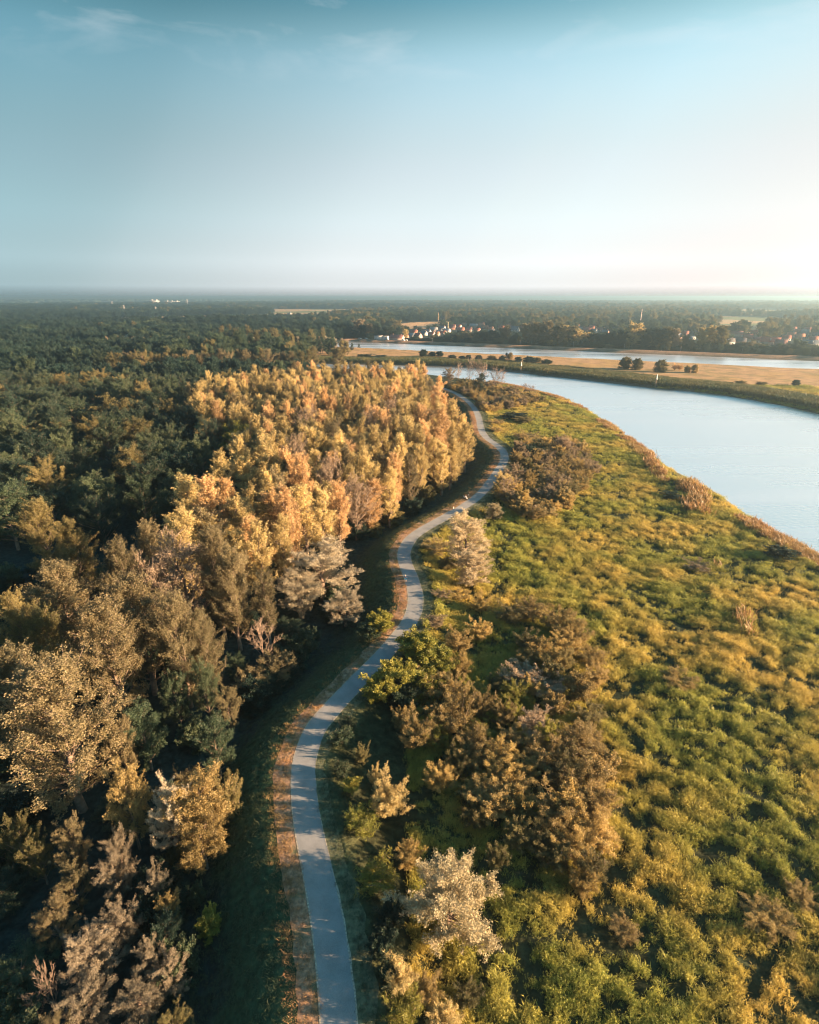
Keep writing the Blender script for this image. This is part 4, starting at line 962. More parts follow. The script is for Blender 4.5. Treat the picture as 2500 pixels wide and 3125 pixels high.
# ------------------------------------------------------------------ rows of trees in the wood left of the river
r_k = 0
for j in range(27):                                                # the golden green row behind the stand
    px = 345 + j * 23.8 + rnd.uniform(-5, 5); y = 446 + rnd.uniform(-9, 9) + (j - 13) * .6
    x = (px - CX) / F_PX * depth(0, y, 10)
    m = rnd.choice(['olive', 'gold_dull', 'olive', 'gold_dull', 'gold_dull'])
    plant('poplar' if j % 3 else 'broad', x, y, rnd.uniform(22, 27), rnd.uniform(9, 12), m, 'row_tree',
         ordinal(j) + ' tree from the left in the long row behind the orange stand', 'tree', 'trees of the long row behind the stand')
for row, (y0, n, mats, lb, gp) in enumerate(((640, 44, ['silver', 'olive', 'tan', 'olive'], ' pale topped slim tree from the left in the far plantation row', 'pale plantation row'),)):
    for j in range(n):
        px = 325 + j * (735 / n) + rnd.uniform(-4, 4); y = y0 + rnd.uniform(-5, 5)
        x = (px - CX) / F_PX * depth(0, y, 10)
        plant('poplar', x, y, rnd.uniform(17, 20), rnd.uniform(5.5, 7), rnd.choice(mats), 'row_tree', ordinal(j) + lb, 'tree', gp)

# ------------------------------------------------------------------ trees between canal and village
def tow_y(px): return np.interp(px, [1074, 1750, 2500], [1038, 1063, 1089])
BANK = [ # x, top y, width, colour, form
 (1020,988,50,'dark','broad'),(1050,980,45,'dark','broad'),(1100,972,46,'tan','broad'),(1128,986,30,'olive','poplar'),(1150,982,30,'dark','broad'),(1183,992,34,'dark','broad'),(1238,1003,17,'gold','poplar'),
 (1250,1030,28,'dark','broad'),(1275,1032,28,'dark','broad'),(1305,1030,30,'dark','broad'),(1320,1022,22,'olive','poplar'),(1350,1026,36,'dark','broad'),(1385,1016,40,'dark','broad'),(1425,1009,46,'olive','broad'),
 (1464,1004,48,'dark','broad'),(1500,1004,46,'dark','broad'),(1535,1012,44,'dark','broad'),(1540,990,30,'olive','poplar'),(1572,1020,34,'dark','broad'),(1608,984,46,'olive','poplar'),(1640,982,40,'olive','poplar'),(1665,976,46,'olive','poplar'),(1700,985,38,'olive','poplar'),
 (1718,990,30,'gold','poplar'),(1742,992,36,'olive','poplar'),(1758,1002,36,'gold','poplar'),(1785,1012,32,'gold','poplar'),(1808,1014,40,'dark','broad'),(1836,1016,40,'dark','broad'),(1864,1008,44,'dark','broad'),(1890,1005,44,'dark','broad'),
 (1932,974,50,'gold','broad'),(1915,1012,46,'dark','broad'),(1945,1008,40,'olive','poplar'),(1965,1014,30,'dark','broad'),(1992,994,70,'dark','broad'),(2035,994,56,'olive','broad'),(2057,1000,24,'tan','poplar'),(2066,1034,30,'olive','broad'),
 (2090,1018,24,'olive','poplar'),(2092,1036,24,'dark','broad'),(2112,1044,34,'olive','broad'),(2135,996,36,'gold','poplar'),(2164,990,38,'gold','poplar'),(2196,990,40,'olive','poplar'),(2150,1046,44,'dark','broad'),(2180,1042,46,'dark','broad'),(2218,1048,44,'dark','broad'),
 (2250,1046,42,'dark','broad'),(2285,1040,44,'olive','broad'),(2320,1046,44,'olive','broad'),(2355,1056,40,'dark','broad'),(2395,1050,40,'olive','poplar'),(2430,1034,50,'dark','broad'),(2470,1050,44,'dark','broad'),(2366,1073,18,'tan','bush'),(2478,1066,30,'brown','bush'),(2500,1064,36,'brown','bush'),
]
BW = {'gold_dull': 'dull golden', 'dark': 'dark leafy', 'tan': 'tan tinged', 'olive': 'olive', 'gold': 'golden', 'brown': 'rust brown'}
for k_, (px, pt, w, m, f) in enumerate(BANK):
    if m == 'olive' and k_ % 2: m = 'gold_dull'
    x_pos = px; near_thing = ('left of the twin box houses' if px < 1140 else 'by the twin box houses' if px < 1190 else 'near the large pale house on the canal' if px < 1270 else 'before the clustered grey roofs' if px < 1350 else
        'before the big dark red roof' if px < 1440 else 'left of the long white gables' if px < 1550 else 'right of the long white gables' if px < 1680 else 'in the tall row at mid canal' if px < 1790 else
        'opposite the three round trees' if px < 1960 else 'near the pink gabled house' if px < 2075 else 'by the long low white building' if px < 2130 else 'left of the white house at the canal' if px < 2210 else 'in the hedge before the white house' if px < 2300 else 'before the large red roofed house' if px < 2400 else 'before the terrace at the right edge')
    plant_base({'broad': 'full', 'poplar': 'tall', 'bush': 'round'}[f], px, tow_y(px) - rnd.uniform(5, 8), pt, w * 1.15, m, 'broadleaf_tree' if f != 'bush' else 'bush', BW[m] + (' slim tree ' if f == 'poplar' else ' tree ' if f == 'broad' else ' bush ') + 'on the far canal bank ' + near_thing, 'tree' if f != 'bush' else 'bush', 'trees on the far canal bank')
for i in range(64):
    px = 1245 + i * 19.6 + rnd.uniform(-6, 6)
    r_ = plant_base('round', px, tow_y(px) - rnd.uniform(2.5, 4), tow_y(px) - rnd.uniform(12, 22), rnd.uniform(22, 34), rnd.choice(['dark', 'dark', 'green', 'olive']), 'bush', 'x', 'bush', 'hedge bushes on the far canal bank')
    r_['label'] = ordinal(i) + ' hedge bush from the left under the trees on the far canal bank'
BK = {}
for o_ in [q for q in COL.objects if q.get('group') == 'trees on the far canal bank']: BK.setdefault(o_['label'], []).append(o_)
for lb, L in BK.items():
    if len(L) > 1:
        for i, o_ in enumerate(sorted(L, key=lambda q: q.location.x / q.location.y)): o_['label'] = ordinal(i) + ' ' + lb.replace('on the far canal bank', 'across the canal').replace('near the large pale house on the canal', 'near the large pale house').replace('before the large red roofed house', 'before the large red roof').replace('before the terrace at the right edge', 'before the right edge terrace').replace('left of the white house at the canal', 'left of the white house').replace('before the big dark red roof', 'before the big dark roof').replace('opposite the three round trees', 'opposite the round trees').replace('right of the house with long white gables', 'right of the long white gables').replace('left of the house with long white gables', 'left of the long white gables').replace('in the hedge before the white house', 'before the white house')

# ------------------------------------------------------------------ houses of the village
WALLS = {k: plain('wall_' + k, c, .9, .08, .6) for k, c in dict(white=(.38, .365, .35), pale=(.36, .28, .24), pink=(.42, .25, .20), brick=(.27, .14, .10), grey=(.36, .36, .35)).items()}
ROOFS = {k: plain('roof_' + k, c, .8, .25, 1.5, bump=.3) for k, c in dict(red=(.36, .12, .08), dark=(.085, .075, .08), brown=(.22, .10, .08), grey=(.26, .25, .25), slate=(.10, .125, .155), orange=(.44, .18, .10), pale=(.5, .48, .46)).items()}
GLASS = plain('window_glass', (.04, .05, .06), .15, .2, 1.0); FRAME = plain('window_frame', (.7, .69, .66), .6, .05, 1.0); DOOR = plain('door_paint', (.10, .07, .05), .6, .2, 1.0)
HOUSE_SPOTS = []
def house(px, pb, wpx, eaves, rise, rot, wall, roof, label, deep=None, wins=3, dormers=0, chim=1, flat=False):
    rot = -18 + (rot + 18) * .55 if rot > -90 else rot
    rise *= .82
    p = at(px, pb, -2.0); x, y = p[0], p[1]
    L = max(10.5, wpx * depth(x, y, 0) / F_PX * 1.15); W = min(9.5, max(7.5, L * .7))
    if not flat: eaves = max(2.7, eaves * .78); rise = max(rise, W * .46)
    z = ground_z(x, y)
    root = tag(empty('house', (x, y, z - .1), R(rot)), label, 'house', 'houses of the riverside village')
    hl, hw = L / 2, W / 2
    V = [(-hl,-hw,0),(hl,-hw,0),(hl,hw,0),(-hl,hw,0),(-hl,-hw,eaves),(hl,-hw,eaves),(hl,hw,eaves),(-hl,hw,eaves),(-hl,0,eaves + rise),(hl,0,eaves + rise)]
    Q = [(0,1,5,4),(2,3,7,6),(1,2,6,5),(3,0,4,7)]; T = [(5,6,9),(7,4,8)]
    if flat: T = []; Q = Q + [(4,5,6,7)]
    link('wall', mesh_np('wall', V, Q, T, WALLS[wall]), root)
    rb = MB(); ov = .35; th = .22
    if flat:
        rb.box(-hl - .2, hl + .2, -hw - .2, hw + .2, eaves + .02, eaves + .4)
    else:
        for s in (-1, 1):
            sl = rise / hw; e0 = np.array([0, s * (hw + ov), eaves - sl * ov + .04]); e1 = np.array([0, 0, eaves + rise + .04])
            A4 = [(-hl - .3, e0[1], e0[2]), (hl + .3, e0[1], e0[2]), (hl + .3, 0, e1[2]), (-hl - .3, 0, e1[2])]
            B4 = [(a, b, c + th) for a, b, c in A4]
            rb.add(A4 + B4, [(0,1,2,3) if s > 0 else (3,2,1,0), (4,5,6,7) if s < 0 else (7,6,5,4), (0,1,5,4), (1,2,6,5), (3,0,4,7)])
    ro = link('roof', rb.mesh('roof', ROOFS[roof]), root)
    for c in range(chim):
        cm = MB(); cx_ = hl * (.62 if c == 0 else -.62); cm.box(cx_ - .4, cx_ + .4, -.4, .4, eaves + rise - .7, eaves + rise + 1.1); cm.box(cx_ - .48, cx_ + .48, -.48, .48, eaves + rise + 1.1, eaves + rise + 1.25)
        link('chimney', cm.mesh('chimney', WALLS['brick']), ro)
    for d_ in range(dormers):
        dm = MB(); cx_ = -hl + L * (d_ + .5) / dormers; dm.box(cx_ - .7, cx_ + .7, -hw * .9, -hw * .15, eaves + rise * .25, eaves + rise * .72); link('dormer', dm.mesh('dormer', WALLS['white']), ro)
    wm = MB(); wm.box(-.55, .55, -.07, .0, 0, 1.3); wmesh = wm.mesh('window', FRAME); pm = MB(); pm.box(-.45, .45, -.10, -.072, .1, 1.2); pmesh = pm.mesh('pane', GLASS)
    spots = [(-hl + L * (i + .5) / wins, -hw - .003, 1.1 + 2.7 * k, 0) for i in range(wins) for k in range(2 if eaves > 4.6 else 1)]
    spots += [(hl + .003, 0, 1.2, 90)] + ([(hl + .003, 0, eaves - .2, 90)] if not flat else []) + [(-hl - .003, 0, 1.2, -90)]
    for i, (a, b, c, ra) in enumerate(spots):
        if i == wins // 2 and ra == 0:
            dm = MB(); dm.box(a - .5, a + .5, b - .08, b, 0.02, 2.1); link('door', dm.mesh('door', DOOR), root); continue
        wo = link('window', wmesh, root, (a, b, c), R(ra)); link('pane', pmesh, wo)
    HOUSE_SPOTS.append((x, y, L, W)); return root
HOUSES = [
 (1156,1040,18,6.0,.1,-30,'white','dark','left twin box shaped house with pale lit side on the canal',8,2,0,0,True),
 (1174,1040,14,6.2,.1,-30,'white','dark','right twin box shaped house with pale lit side on the canal',8,2,0,0,True),
 (1212,1042,38,5.2,4.6,-35,'pale','brown','large pale house with brown red roof beside the canal',11,4,0,2),
 (1258,1030,20,3.6,4.0,-25,'grey','grey','grey roofed house right of the large pale canal house',8),
 (1276,1032,19,4.4,4.6,-65,'pale','brown','gabled house with pale lit front among grey roofs',9),
 (1294,1024,17,4.2,4.6,-60,'white','slate','slate roofed house with white gable in the cluster',8),
 (1306,1020,16,4.2,5.0,-55,'white','grey','steep grey roofed house with white gable in the cluster',8),
 (1318,1026,10,3.6,3.6,-55,'white','red','small house with red white gable at the cluster front',7),
 (1324,1012,20,3.8,3.4,-20,'pale','grey','low grey roofed house at the back of the cluster',8),
 (1341,1018,14,3.6,3.6,-45,'white','grey','grey house with white gable left of the yellow chimney',8),
 (1351,1008,10,5.4,4.0,-50,'white','slate','tall white house behind the cluster',8),
 (1364,1015,18,3.8,3.8,-45,'white','grey','white walled house in front of the big dark red roof',9),
 (1376,1006,26,3.8,7.5,-30,'brick','brown','barn like house with big steep dark red roof',14,3,0,1),
 (1397,1003,20,4.0,5.2,-50,'white','red','red roofed house with white gable right of the big dark roof',9),
 (1416,995,12,3.8,4.2,-45,'pale','orange','far orange roofed house beside the beige field',8),
 (1446,1000,22,4.2,4.4,-25,'pale','grey','grey roofed house right of the red one',9),
 (1470,999,17,5.6,5.5,-35,'brick','orange','orange brick roofed house above the canal trees',10),
 (1498,1010,13,4.2,4.6,-50,'pale','orange','tawny gabled house over the dark trees',8),
 (1552,1002,13,4.8,5.4,-55,'pale','orange','tan gabled house left of the long white gables',9),
 (1571,1012,22,4.2,7.2,-65,'white','slate','house with long white sloping gables and slate roof',13,3,0,1),
 (1725,985,13,3.6,4.0,-40,'pink','red','pinkish far house above the tall canal row',8),
 (1745,985,16,3.4,3.4,-35,'pink','red','low pink house right of the pinkish far one',8),
 (1784,989,17,4.4,4.2,-40,'white','red','white house with red roof at the far field',9),
 (1776,1010,10,4.0,3.8,-50,'white','grey','small white house left of the pink red roof',8),
 (1791,1012,22,4.0,4.8,-35,'pink','red','pink red roofed house above the golden trees',10),
 (1812,1016,9,3.8,4.2,-55,'white','slate','small white gable right of the pink red roof',7),
 (1847,1022,10,3.8,5.4,-60,'pink','slate','house with red white gable edge opposite the left round tree',8),
 (1867,1009,10,4.2,5.2,-55,'white','slate','white gabled house behind the golden round tree',8),
 (1884,1005,10,4.0,4.6,-50,'pale','slate','pale gabled house just right of the white gabled one',8),
 (2046,1012,9,4.4,4.8,-55,'pale','slate','pale gable far behind the pink gabled house',8),
 (2066,1036,26,4.2,6.4,-150,'pink','slate','pink gabled house with blue slate roof',11),
 (2108,1036,22,3.8,.1,-20,'white','slate','long low white flat building by the canal trees',8,4,0,0,True),
 (2243,1027,34,4.6,5.6,-38,'pale','brown','brown roofed house with pale gable behind the white one',9),
 (2219,1052,32,4.6,3.2,-15,'white','dark','white house with dark roof close to the canal',9,3,1,1),
 (2256,1050,30,4.4,5.0,-40,'brick','dark','dark roofed house right of the white canal house',9),
 (2348,1052,46,5.0,6.6,-42,'pale','red','large red roofed house with tall pale gable',10,4,1,2),
 (2381,1056,28,4.4,4.6,-35,'brick','brown','red brown roofed house right of the large red one',9,3,0,1),
 (2413,1030,20,4.2,5.0,-45,'pale','orange','orange roofed house with lit gable behind the terrace',9),
 (2418,1010,17,4.0,4.6,-30,'pink','red','pink hip roofed house at the wood edge',10),
 (2434,1018,14,4.2,4.2,-40,'pink','red','pinkish house right of the hip roofed one',8),
 (2455,1022,17,4.4,6.4,-70,'grey','grey','steep grey gabled house above the terrace',9),
 (2465,1058,58,4.6,4.4,-24,'grey','slate','slate roofed terrace with white dormers at the right edge',9,6,4,2),
 (2490,1030,22,4.2,4.6,-40,'pale','dark','dark roofed house against the right edge above the terrace',9),
 (1236,1036,16,4.0,4.2,-30,'brick','red','brick house with red roof just behind the large pale canal house',8),
 (1264,1020,18,3.8,4.2,-25,'brick','red','red roofed house at the back left of the grey cluster',8),
 (1332,1026,15,3.8,4.0,-20,'pale','orange','orange roofed house at the front right of the grey cluster',8),
 (1352,1022,15,3.8,4.0,-30,'white','red','white house with red roof below the yellow chimney',8),
 (1408,1012,17,3.8,4.2,-20,'brick','red','long red roofed brick house below the red one with white gable',8),
 (1432,1012,16,3.8,4.2,-30,'pale','brown','brown roofed pale house below the grey roofed one',8),
 (1456,1014,16,3.8,4.4,-20,'white','red','white red roofed house below the orange brick roofed one',8),
 (1482,1004,14,4.0,4.2,-25,'brick','orange','orange roofed brick house right of the orange brick roofed one',8),
 (1530,1006,16,4.0,4.4,-25,'pale','red','red roofed pale house left of the tan gabled one',8),
 (1596,1006,15,4.0,4.4,-30,'brick','red','red roofed brick house right of the long white gables',8),
 (1760,1000,15,4.0,4.2,-25,'white','orange','white house with orange roof left of the pink red roof',8),
 (1806,1004,15,4.0,4.2,-25,'brick','red','red roofed brick house right of the white far field house',8),
 (1830,1012,14,4.0,4.2,-30,'pale','brown','brown roofed pale house between white gable and red white gable edge',8),
 (2090,1024,16,4.0,4.4,-25,'brick','red','red roofed brick house behind the long low white building',8),
 (2130,1022,15,4.0,4.4,-25,'white','brown','white brown roofed house right of the long low white building',8),
 (2282,1036,22,4.2,4.8,-30,'brick','red','red roofed brick house right of the brown roofed one',9),
 (2310,1046,22,4.2,4.6,-25,'white','brown','white brown roofed house left of the large red roofed one',9),
 (2398,1040,20,4.2,4.8,-30,'white','red','white house with red roof behind the red brown roofed one',9),
 (2440,1034,20,4.2,4.6,-25,'brick','orange','orange roofed brick house behind the terrace, left part',9),
 (2480,1044,22,4.2,4.8,-25,'pale','red','red roofed pale house behind the terrace, right part',9),
 (2300,1020,14,4.0,4.2,-25,'pink','red','small pink red roofed house at the right field edge',8),
 (2370,1012,14,4.0,4.2,-25,'white','orange','small white orange roofed house before the right far wood',8),
 (2463,1012,9,5.0,3.6,-50,'pale','red','little pale house with red roof far above the terrace',7),
]
for hdef in HOUSES: house(*hdef)
# white barn gable in the field, far large buildings
def block(name, px, pb, wpx, hpx, label, cat, wall, grp=None, wide=30., parts=4):
    p = at(px, pb, -2); x, y = p[0], p[1]; s = depth(x, y, 0) / F_PX; L = wpx * s; H = hpx * s; z = min(ground_z(x, y), -2)
    root = tag(empty(name, (x, y, z - .3)), label, cat, grp)
    w = MB(); w.box(-L / 2, L / 2, 0, wide, 0, H * .85); link('wall', w.mesh('wall', WALLS[wall]), root)
    r_ = MB(); r_.box(-L / 2 - .5, L / 2 + .5, -.5, wide + .5, H * .85 + .02, H * .9); rr = link('roof', r_.mesh('roof', ROOFS['pale']), root)
    for i in range(parts):
        q = MB(); a = -L / 2 + L * (i + .3) / parts; q.box(a, a + L * .3 / parts, wide * .3, wide * .7, H * .9 + .02, H * (1.0 + .12 * (i % 2))); link('roof_hut', q.mesh('roof_hut', WALLS[wall]), rr)
    for k in range(max(1, int(H / 6))):
        q = MB(); q.box(-L * .46, L * .46, -.15, -.01, 2 + k * 5, 3.6 + k * 5); link('window_band', q.mesh('window_band', GLASS), root)
    return root
block('apartment_block', 466, 931, 26, 15, 'pale white block of flats on the horizon, left of the long one', 'building', 'white', wide=60)
block('apartment_block', 520, 929, 44, 11, 'long pale white block of flats on the left horizon', 'building', 'white', wide=60, parts=6)
block('apartment_block', 566, 929, 24, 7, 'low reddish white block right of the long one on the horizon', 'building', 'pale', wide=60)
block('warehouse', 108, 926, 10, 5, 'small white shed roof far left on the horizon', 'building', 'white', 'white sheds on the left horizon', wide=60, parts=1)
block('warehouse', 142, 928, 10, 6, 'white shed right of the small one far left', 'building', 'white', 'white sheds on the left horizon', wide=60, parts=1)
block('warehouse', 338, 931, 8, 5, 'tiny white shed between pylons on the left', 'building', 'white', 'white sheds on the left horizon', wide=60, parts=1)
block('warehouse', 716, 952, 26, 6, 'white long roof over woods, left of a pair', 'building', 'white', 'white long roofs in the woods', wide=40, parts=1)
block('warehouse', 771, 954, 24, 6, 'white long roof over woods, right of a pair', 'building', 'white', 'white long roofs in the woods', wide=40, parts=1)
block('warehouse', 1628, 930, 38, 6, 'white works building far off above the village woods', 'building', 'white', wide=60, parts=3)
def greenhouse():
    y = 700.; x = (415 - CX) / F_PX * depth(0, y, 8); root = tag(empty('warehouse', (x, y, -2.2)), 'long pale roofed hall showing between tree rows on the left', 'building')
    w = MB(); w.box(-13, 13, 0, 14, 0, 14.5); link('wall', w.mesh('wall', WALLS['grey']), root)
    r_ = MB(); V = [(-13.5,-.5,14.52),(13.5,-.5,14.52),(13.5,14.5,14.52),(-13.5,14.5,14.52),(-13.5,7,17.5),(13.5,7,17.5)]; r_.add(V, [(0,1,5,4),(2,3,4,5)], [(1,2,5),(3,0,4)]); link('roof', r_.mesh('roof', ROOFS['pale']), root)
    for i in range(5):
        q = MB(); q.box(-12 + i * 5, -9 + i * 5, -.12, -.01, 11, 13); link('window', q.mesh('window', GLASS), root)
greenhouse()
def chapel(px, pb, hpx, label, wall='white'):
    p = at(px, pb, -2); s = depth(p[0], p[1], 0) / F_PX; H = hpx * s; root = tag(empty('church', (p[0], p[1], -2.2), R(-40)), label, 'church')
    w = MB(); w.box(-H * .8, H * .25, -H * .2, H * .2, 0, H * .35); link('wall', w.mesh('wall', WALLS[wall]), root)
    t = MB(); t.box(H * .25, H * .55, -H * .16, H * .16, 0, H * .55); link('tower', t.mesh('tower', WALLS[wall]), root)
    sp = MB(); sp.add([(H*.22,-H*.19,H*.552),(H*.58,-H*.19,H*.552),(H*.58,H*.19,H*.552),(H*.22,H*.19,H*.552),(H*.4,0,H)], [], [(0,1,4),(1,2,4),(2,3,4),(3,0,4)]); link('spire', sp.mesh('spire', WALLS[wall] if wall == 'pale' else ROOFS['slate']), root)
    r_ = MB(); r_.add([(-H*.82,-H*.24,H*.35),(H*.25,-H*.24,H*.35),(H*.25,H*.24,H*.35),(-H*.82,H*.24,H*.35),(-H*.82,0,H*.52),(H*.25,0,H*.52)], [(0,1,5,4),(2,3,4,5)], [(3,0,4)]); link('roof', r_.mesh('roof', ROOFS['brown']), root)
chapel(1352, 980, 17, 'pale pointed church tower at the back of the beige field', 'pale')
chapel(884, 962, 12, 'small white church with spire in the woods, middle left', 'white')

# ------------------------------------------------------------------ masts, chimneys, pylons, posts, beacons
STEEL = plain('steel', (.35, .33, .32), .6, .15, 1.0); WHITEP = plain('white_paint', (.8, .78, .74), .5, .08, 2.0); PINKP = plain('weathered_red_white', (.62, .45, .38), .6, .1, 1.0); WOOD = plain('weathered_wood', (.17, .12, .085), .9, .3, 3.0); CHIM = plain('chimney_brick', (.36, .22, .13), .9, .2, 1.0)
def stack(name, px, pb, pt, rb, rt, mat, label, cat):
    p = at(px, pb, -2); h = height_for(px, pt, p[1]) + 2; root = tag(empty(name, (p[0], p[1], -2.1)), label, cat)
    m = MB(); 
    for i in range(6): m.tube((0, 0, h * i / 6), (0, 0, h * (i + 1) / 6), rb + (rt - rb) * i / 6, rb + (rt - rb) * (i + 1) / 6, 10)
    link('shaft', m.mesh('shaft', mat), root); c = MB(); c.tube((0, 0, h), (0, 0, h + .8), rt * 1.25, rt * 1.2, 10); link('cap', c.mesh('cap', mat), root)
    b = MB(); b.tube((0, 0, 0), (0, 0, 1.5), rb * 1.5, rb * 1.4, 10); link('base', b.mesh('base', mat), root)
stack('radio_mast', 1951, 1004, 945, .9, .5, PINKP, 'tall pale mast rising behind the golden round tree', 'mast')
stack('factory_chimney', 1337, 990, 955, .9, .6, CHIM, 'thin brown factory chimney beside the beige field', 'chimney')
stack('factory_chimney', 1367, 1012, 984, .8, .6, plain('chimney_yellow', (.5, .42, .25), .9, .1, 1.), 'yellowish chimney in front of the big dark red roof', 'chimney')
def pylon(px, pb, pt, label):
    p = at(px, pb, -2); h = height_for(px, pt, p[1]) + 2; root = tag(empty('pylon', (p[0], p[1], -2.1), R(20)), label, 'pylon', 'power pylons in the left woods')
    m = MB(); b = h * .09
    for sx in (-1, 1):
        for sy in (-1, 1):
            m.tube((sx * b, sy * b, 0), (sx * b * .15, sy * b * .15, h), .45, .3, 4)
            for k in range(5):
                f0, f1 = k / 5, (k + 1) / 5; w0, w1 = b * (1 - .85 * f0), b * (1 - .85 * f1)
                m.tube((sx * w0, sy * w0, h * f0), (-sx * w1, sy * w1, h * f1), .2, .2, 3)
    link('lattice_tower', m.mesh('lattice_tower', STEEL), root)
    for f in (.72, .84, .95):
        a = MB(); a.tube((-h * .14, 0, h * f), (h * .14, 0, h * f), .3, .3, 4); a.tube((-h * .14, 0, h * f), (0, 0, h * f + 2.2), .2, .2, 3); a.tube((h * .14, 0, h * f), (0, 0, h * f + 2.2), .2, .2, 3); link('cross_arm', a.mesh('cross_arm', STEEL), root)
pylon(382, 958, 932, 'left one of two close power pylons over the left woods')
pylon(478, 958, 936, 'right one of two close power pylons over the left woods')
pylon(345, 940, 919, 'small far pylon left of the two close ones')
pylon(574, 938, 913, 'far pylon just right of the horizon flats')
def lamp(px, pb, pt, label):
    p = at(px, pb, -2.0); z = ground_z(p[0], p[1]); h = max(5, height_for(px, pt, p[1]) - z); root = tag(empty('lamp_post', (p[0], p[1], z - .1), R(-27)), label, 'lamp post', 'lamp posts along the far towpath')
    m = MB(); m.tube((0, 0, 0), (0, 0, h), .16, .10, 6); link('pole', m.mesh('pole', STEEL), root)
    a = MB(); a.tube((0, 0, h - .05), (0, -1.3, h + .3), .07, .05, 5); link('arm', a.mesh('arm', STEEL), root)
    l_ = MB(); l_.box(-.14, .14, -1.9, -1.2, h + .24, h + .40); link('lamp_head', l_.mesh('lamp_head', WHITEP), root)
lamp(1904, 1070, 1051, 'lamp post on the towpath opposite the left round tree'); lamp(2263, 1083, 1064, 'leaning lamp post before the white canal house hedge'); lamp(2468, 1089, 1071, 'lamp post before the terrace at the right edge')
lamp(1587, 1058, 1041, 'lamp post below the long white gables'); lamp(1749, 1064, 1045, 'lamp post below the tall canal row'); lamp(1320, 1049, 1033, 'lamp post before the clustered grey roofs'); lamp(2076, 1077, 1061, 'lamp post below the pink gabled house')
def beacon(px, pb, pt, label):
    p = at(px, pb, WATER_Z); h = height_for(px, pt, p[1]) - WATER_Z; root = tag(empty('river_beacon', (p[0], p[1], WATER_Z - 1.2)), label, 'beacon', 'river beacons')
    m = MB(); m.tube((0, 0, 0), (0, 0, h * .62 + 1.2), .24, .2, 7); link('pile', m.mesh('pile', WOOD), root)
    m = MB(); m.box(-.55, .55, -.55, .55, h * .62 + 1.2, h * .62 + 1.4); link('platform', m.mesh('platform', STEEL), root)
    m = MB(); m.tube((0, 0, h * .62 + 1.4), (0, 0, h + .6), .34, .28, 7); link('light_housing', m.mesh('light_housing', WHITEP), root)
    m = MB(); m.tube((0, 0, h + .62), (0, 0, h + 1.2), .42, .05, 7); link('topmark', m.mesh('topmark', WHITEP), root)
    m = MB(); 
    for s in (-1, 1): m.tube((s * .3, .3, .4), (s * .18, .26, h * .62 + 1.2), .04, .04, 4)
    link('ladder', m.mesh('ladder', STEEL), root)
beacon(2000, 1184, 1142, 'white topped river beacon at the water below the right round tree'); beacon(1590, 1137, 1104, 'white topped river beacon below the dark bush row')

# parked cars and people far off on the towpath
CARW = plain('car_white', (.75, .74, .72), .3, .03, 1.0); TYRE = plain('tyre', (.02, .02, .02), .9, .1, 1.0)
def car(px, pb, label, van=False):
    p = at(px, pb, -2.0); z = ground_z(p[0], p[1]); root = tag(empty('parked_van' if van else 'parked_car', (p[0], p[1], z - .02), R(-27 + rnd.uniform(-12, 12))), label, 'van' if van else 'car', 'white vehicles parked by the far canal bank')
    l_, w_, h_ = (2.6, .95, 2.1) if van else (2.15, .88, 1.45)
    prof = [(-l_, .35), (l_, .35), (l_, .8), (l_ * .62, .95), (l_ * .35, h_), (-l_ * (.98 if van else .75), h_), (-l_, h_ * .62)]
    n = len(prof); V = [(a, -w_, b) for a, b in prof] + [(a, w_, b) for a, b in prof]; import itertools
    Q = [(i, (i + 1) % n, n + (i + 1) % n, n + i) for i in range(n)]; T = [(0, i + 1, i) for i in range(1, n - 1)] + [(n, n + i, n + i + 1) for i in range(1, n - 1)]
    link('body', mesh_np('body', V, Q, T, CARW), root)
    g = MB(); g.box(-l_ * .6, l_ * .3, -w_ - .015, w_ + .015, h_ * .66, h_ * .92); link('window', g.mesh('window', GLASS), root)
    for sx in (-.62, .62):
        for sy in (-1, 1):
            t = MB(); t.tube((l_ * sx, sy * (w_ - .12), .33), (l_ * sx, sy * (w_ + .03), .33), .33, .33, 10); link('wheel', t.mesh('wheel', TYRE), root)
car(1100, 1037.5, 'white van parked farthest left on the far canal bank', True); car(1118, 1039, 'white car parked left of the twin box houses'); car(1127, 1038, 'white car parked right beside the twin box houses'); car(1231, 1045, 'white van parked before the large pale canal house', True); car(1240, 1044.5, 'white car right of the van by the large pale canal house')

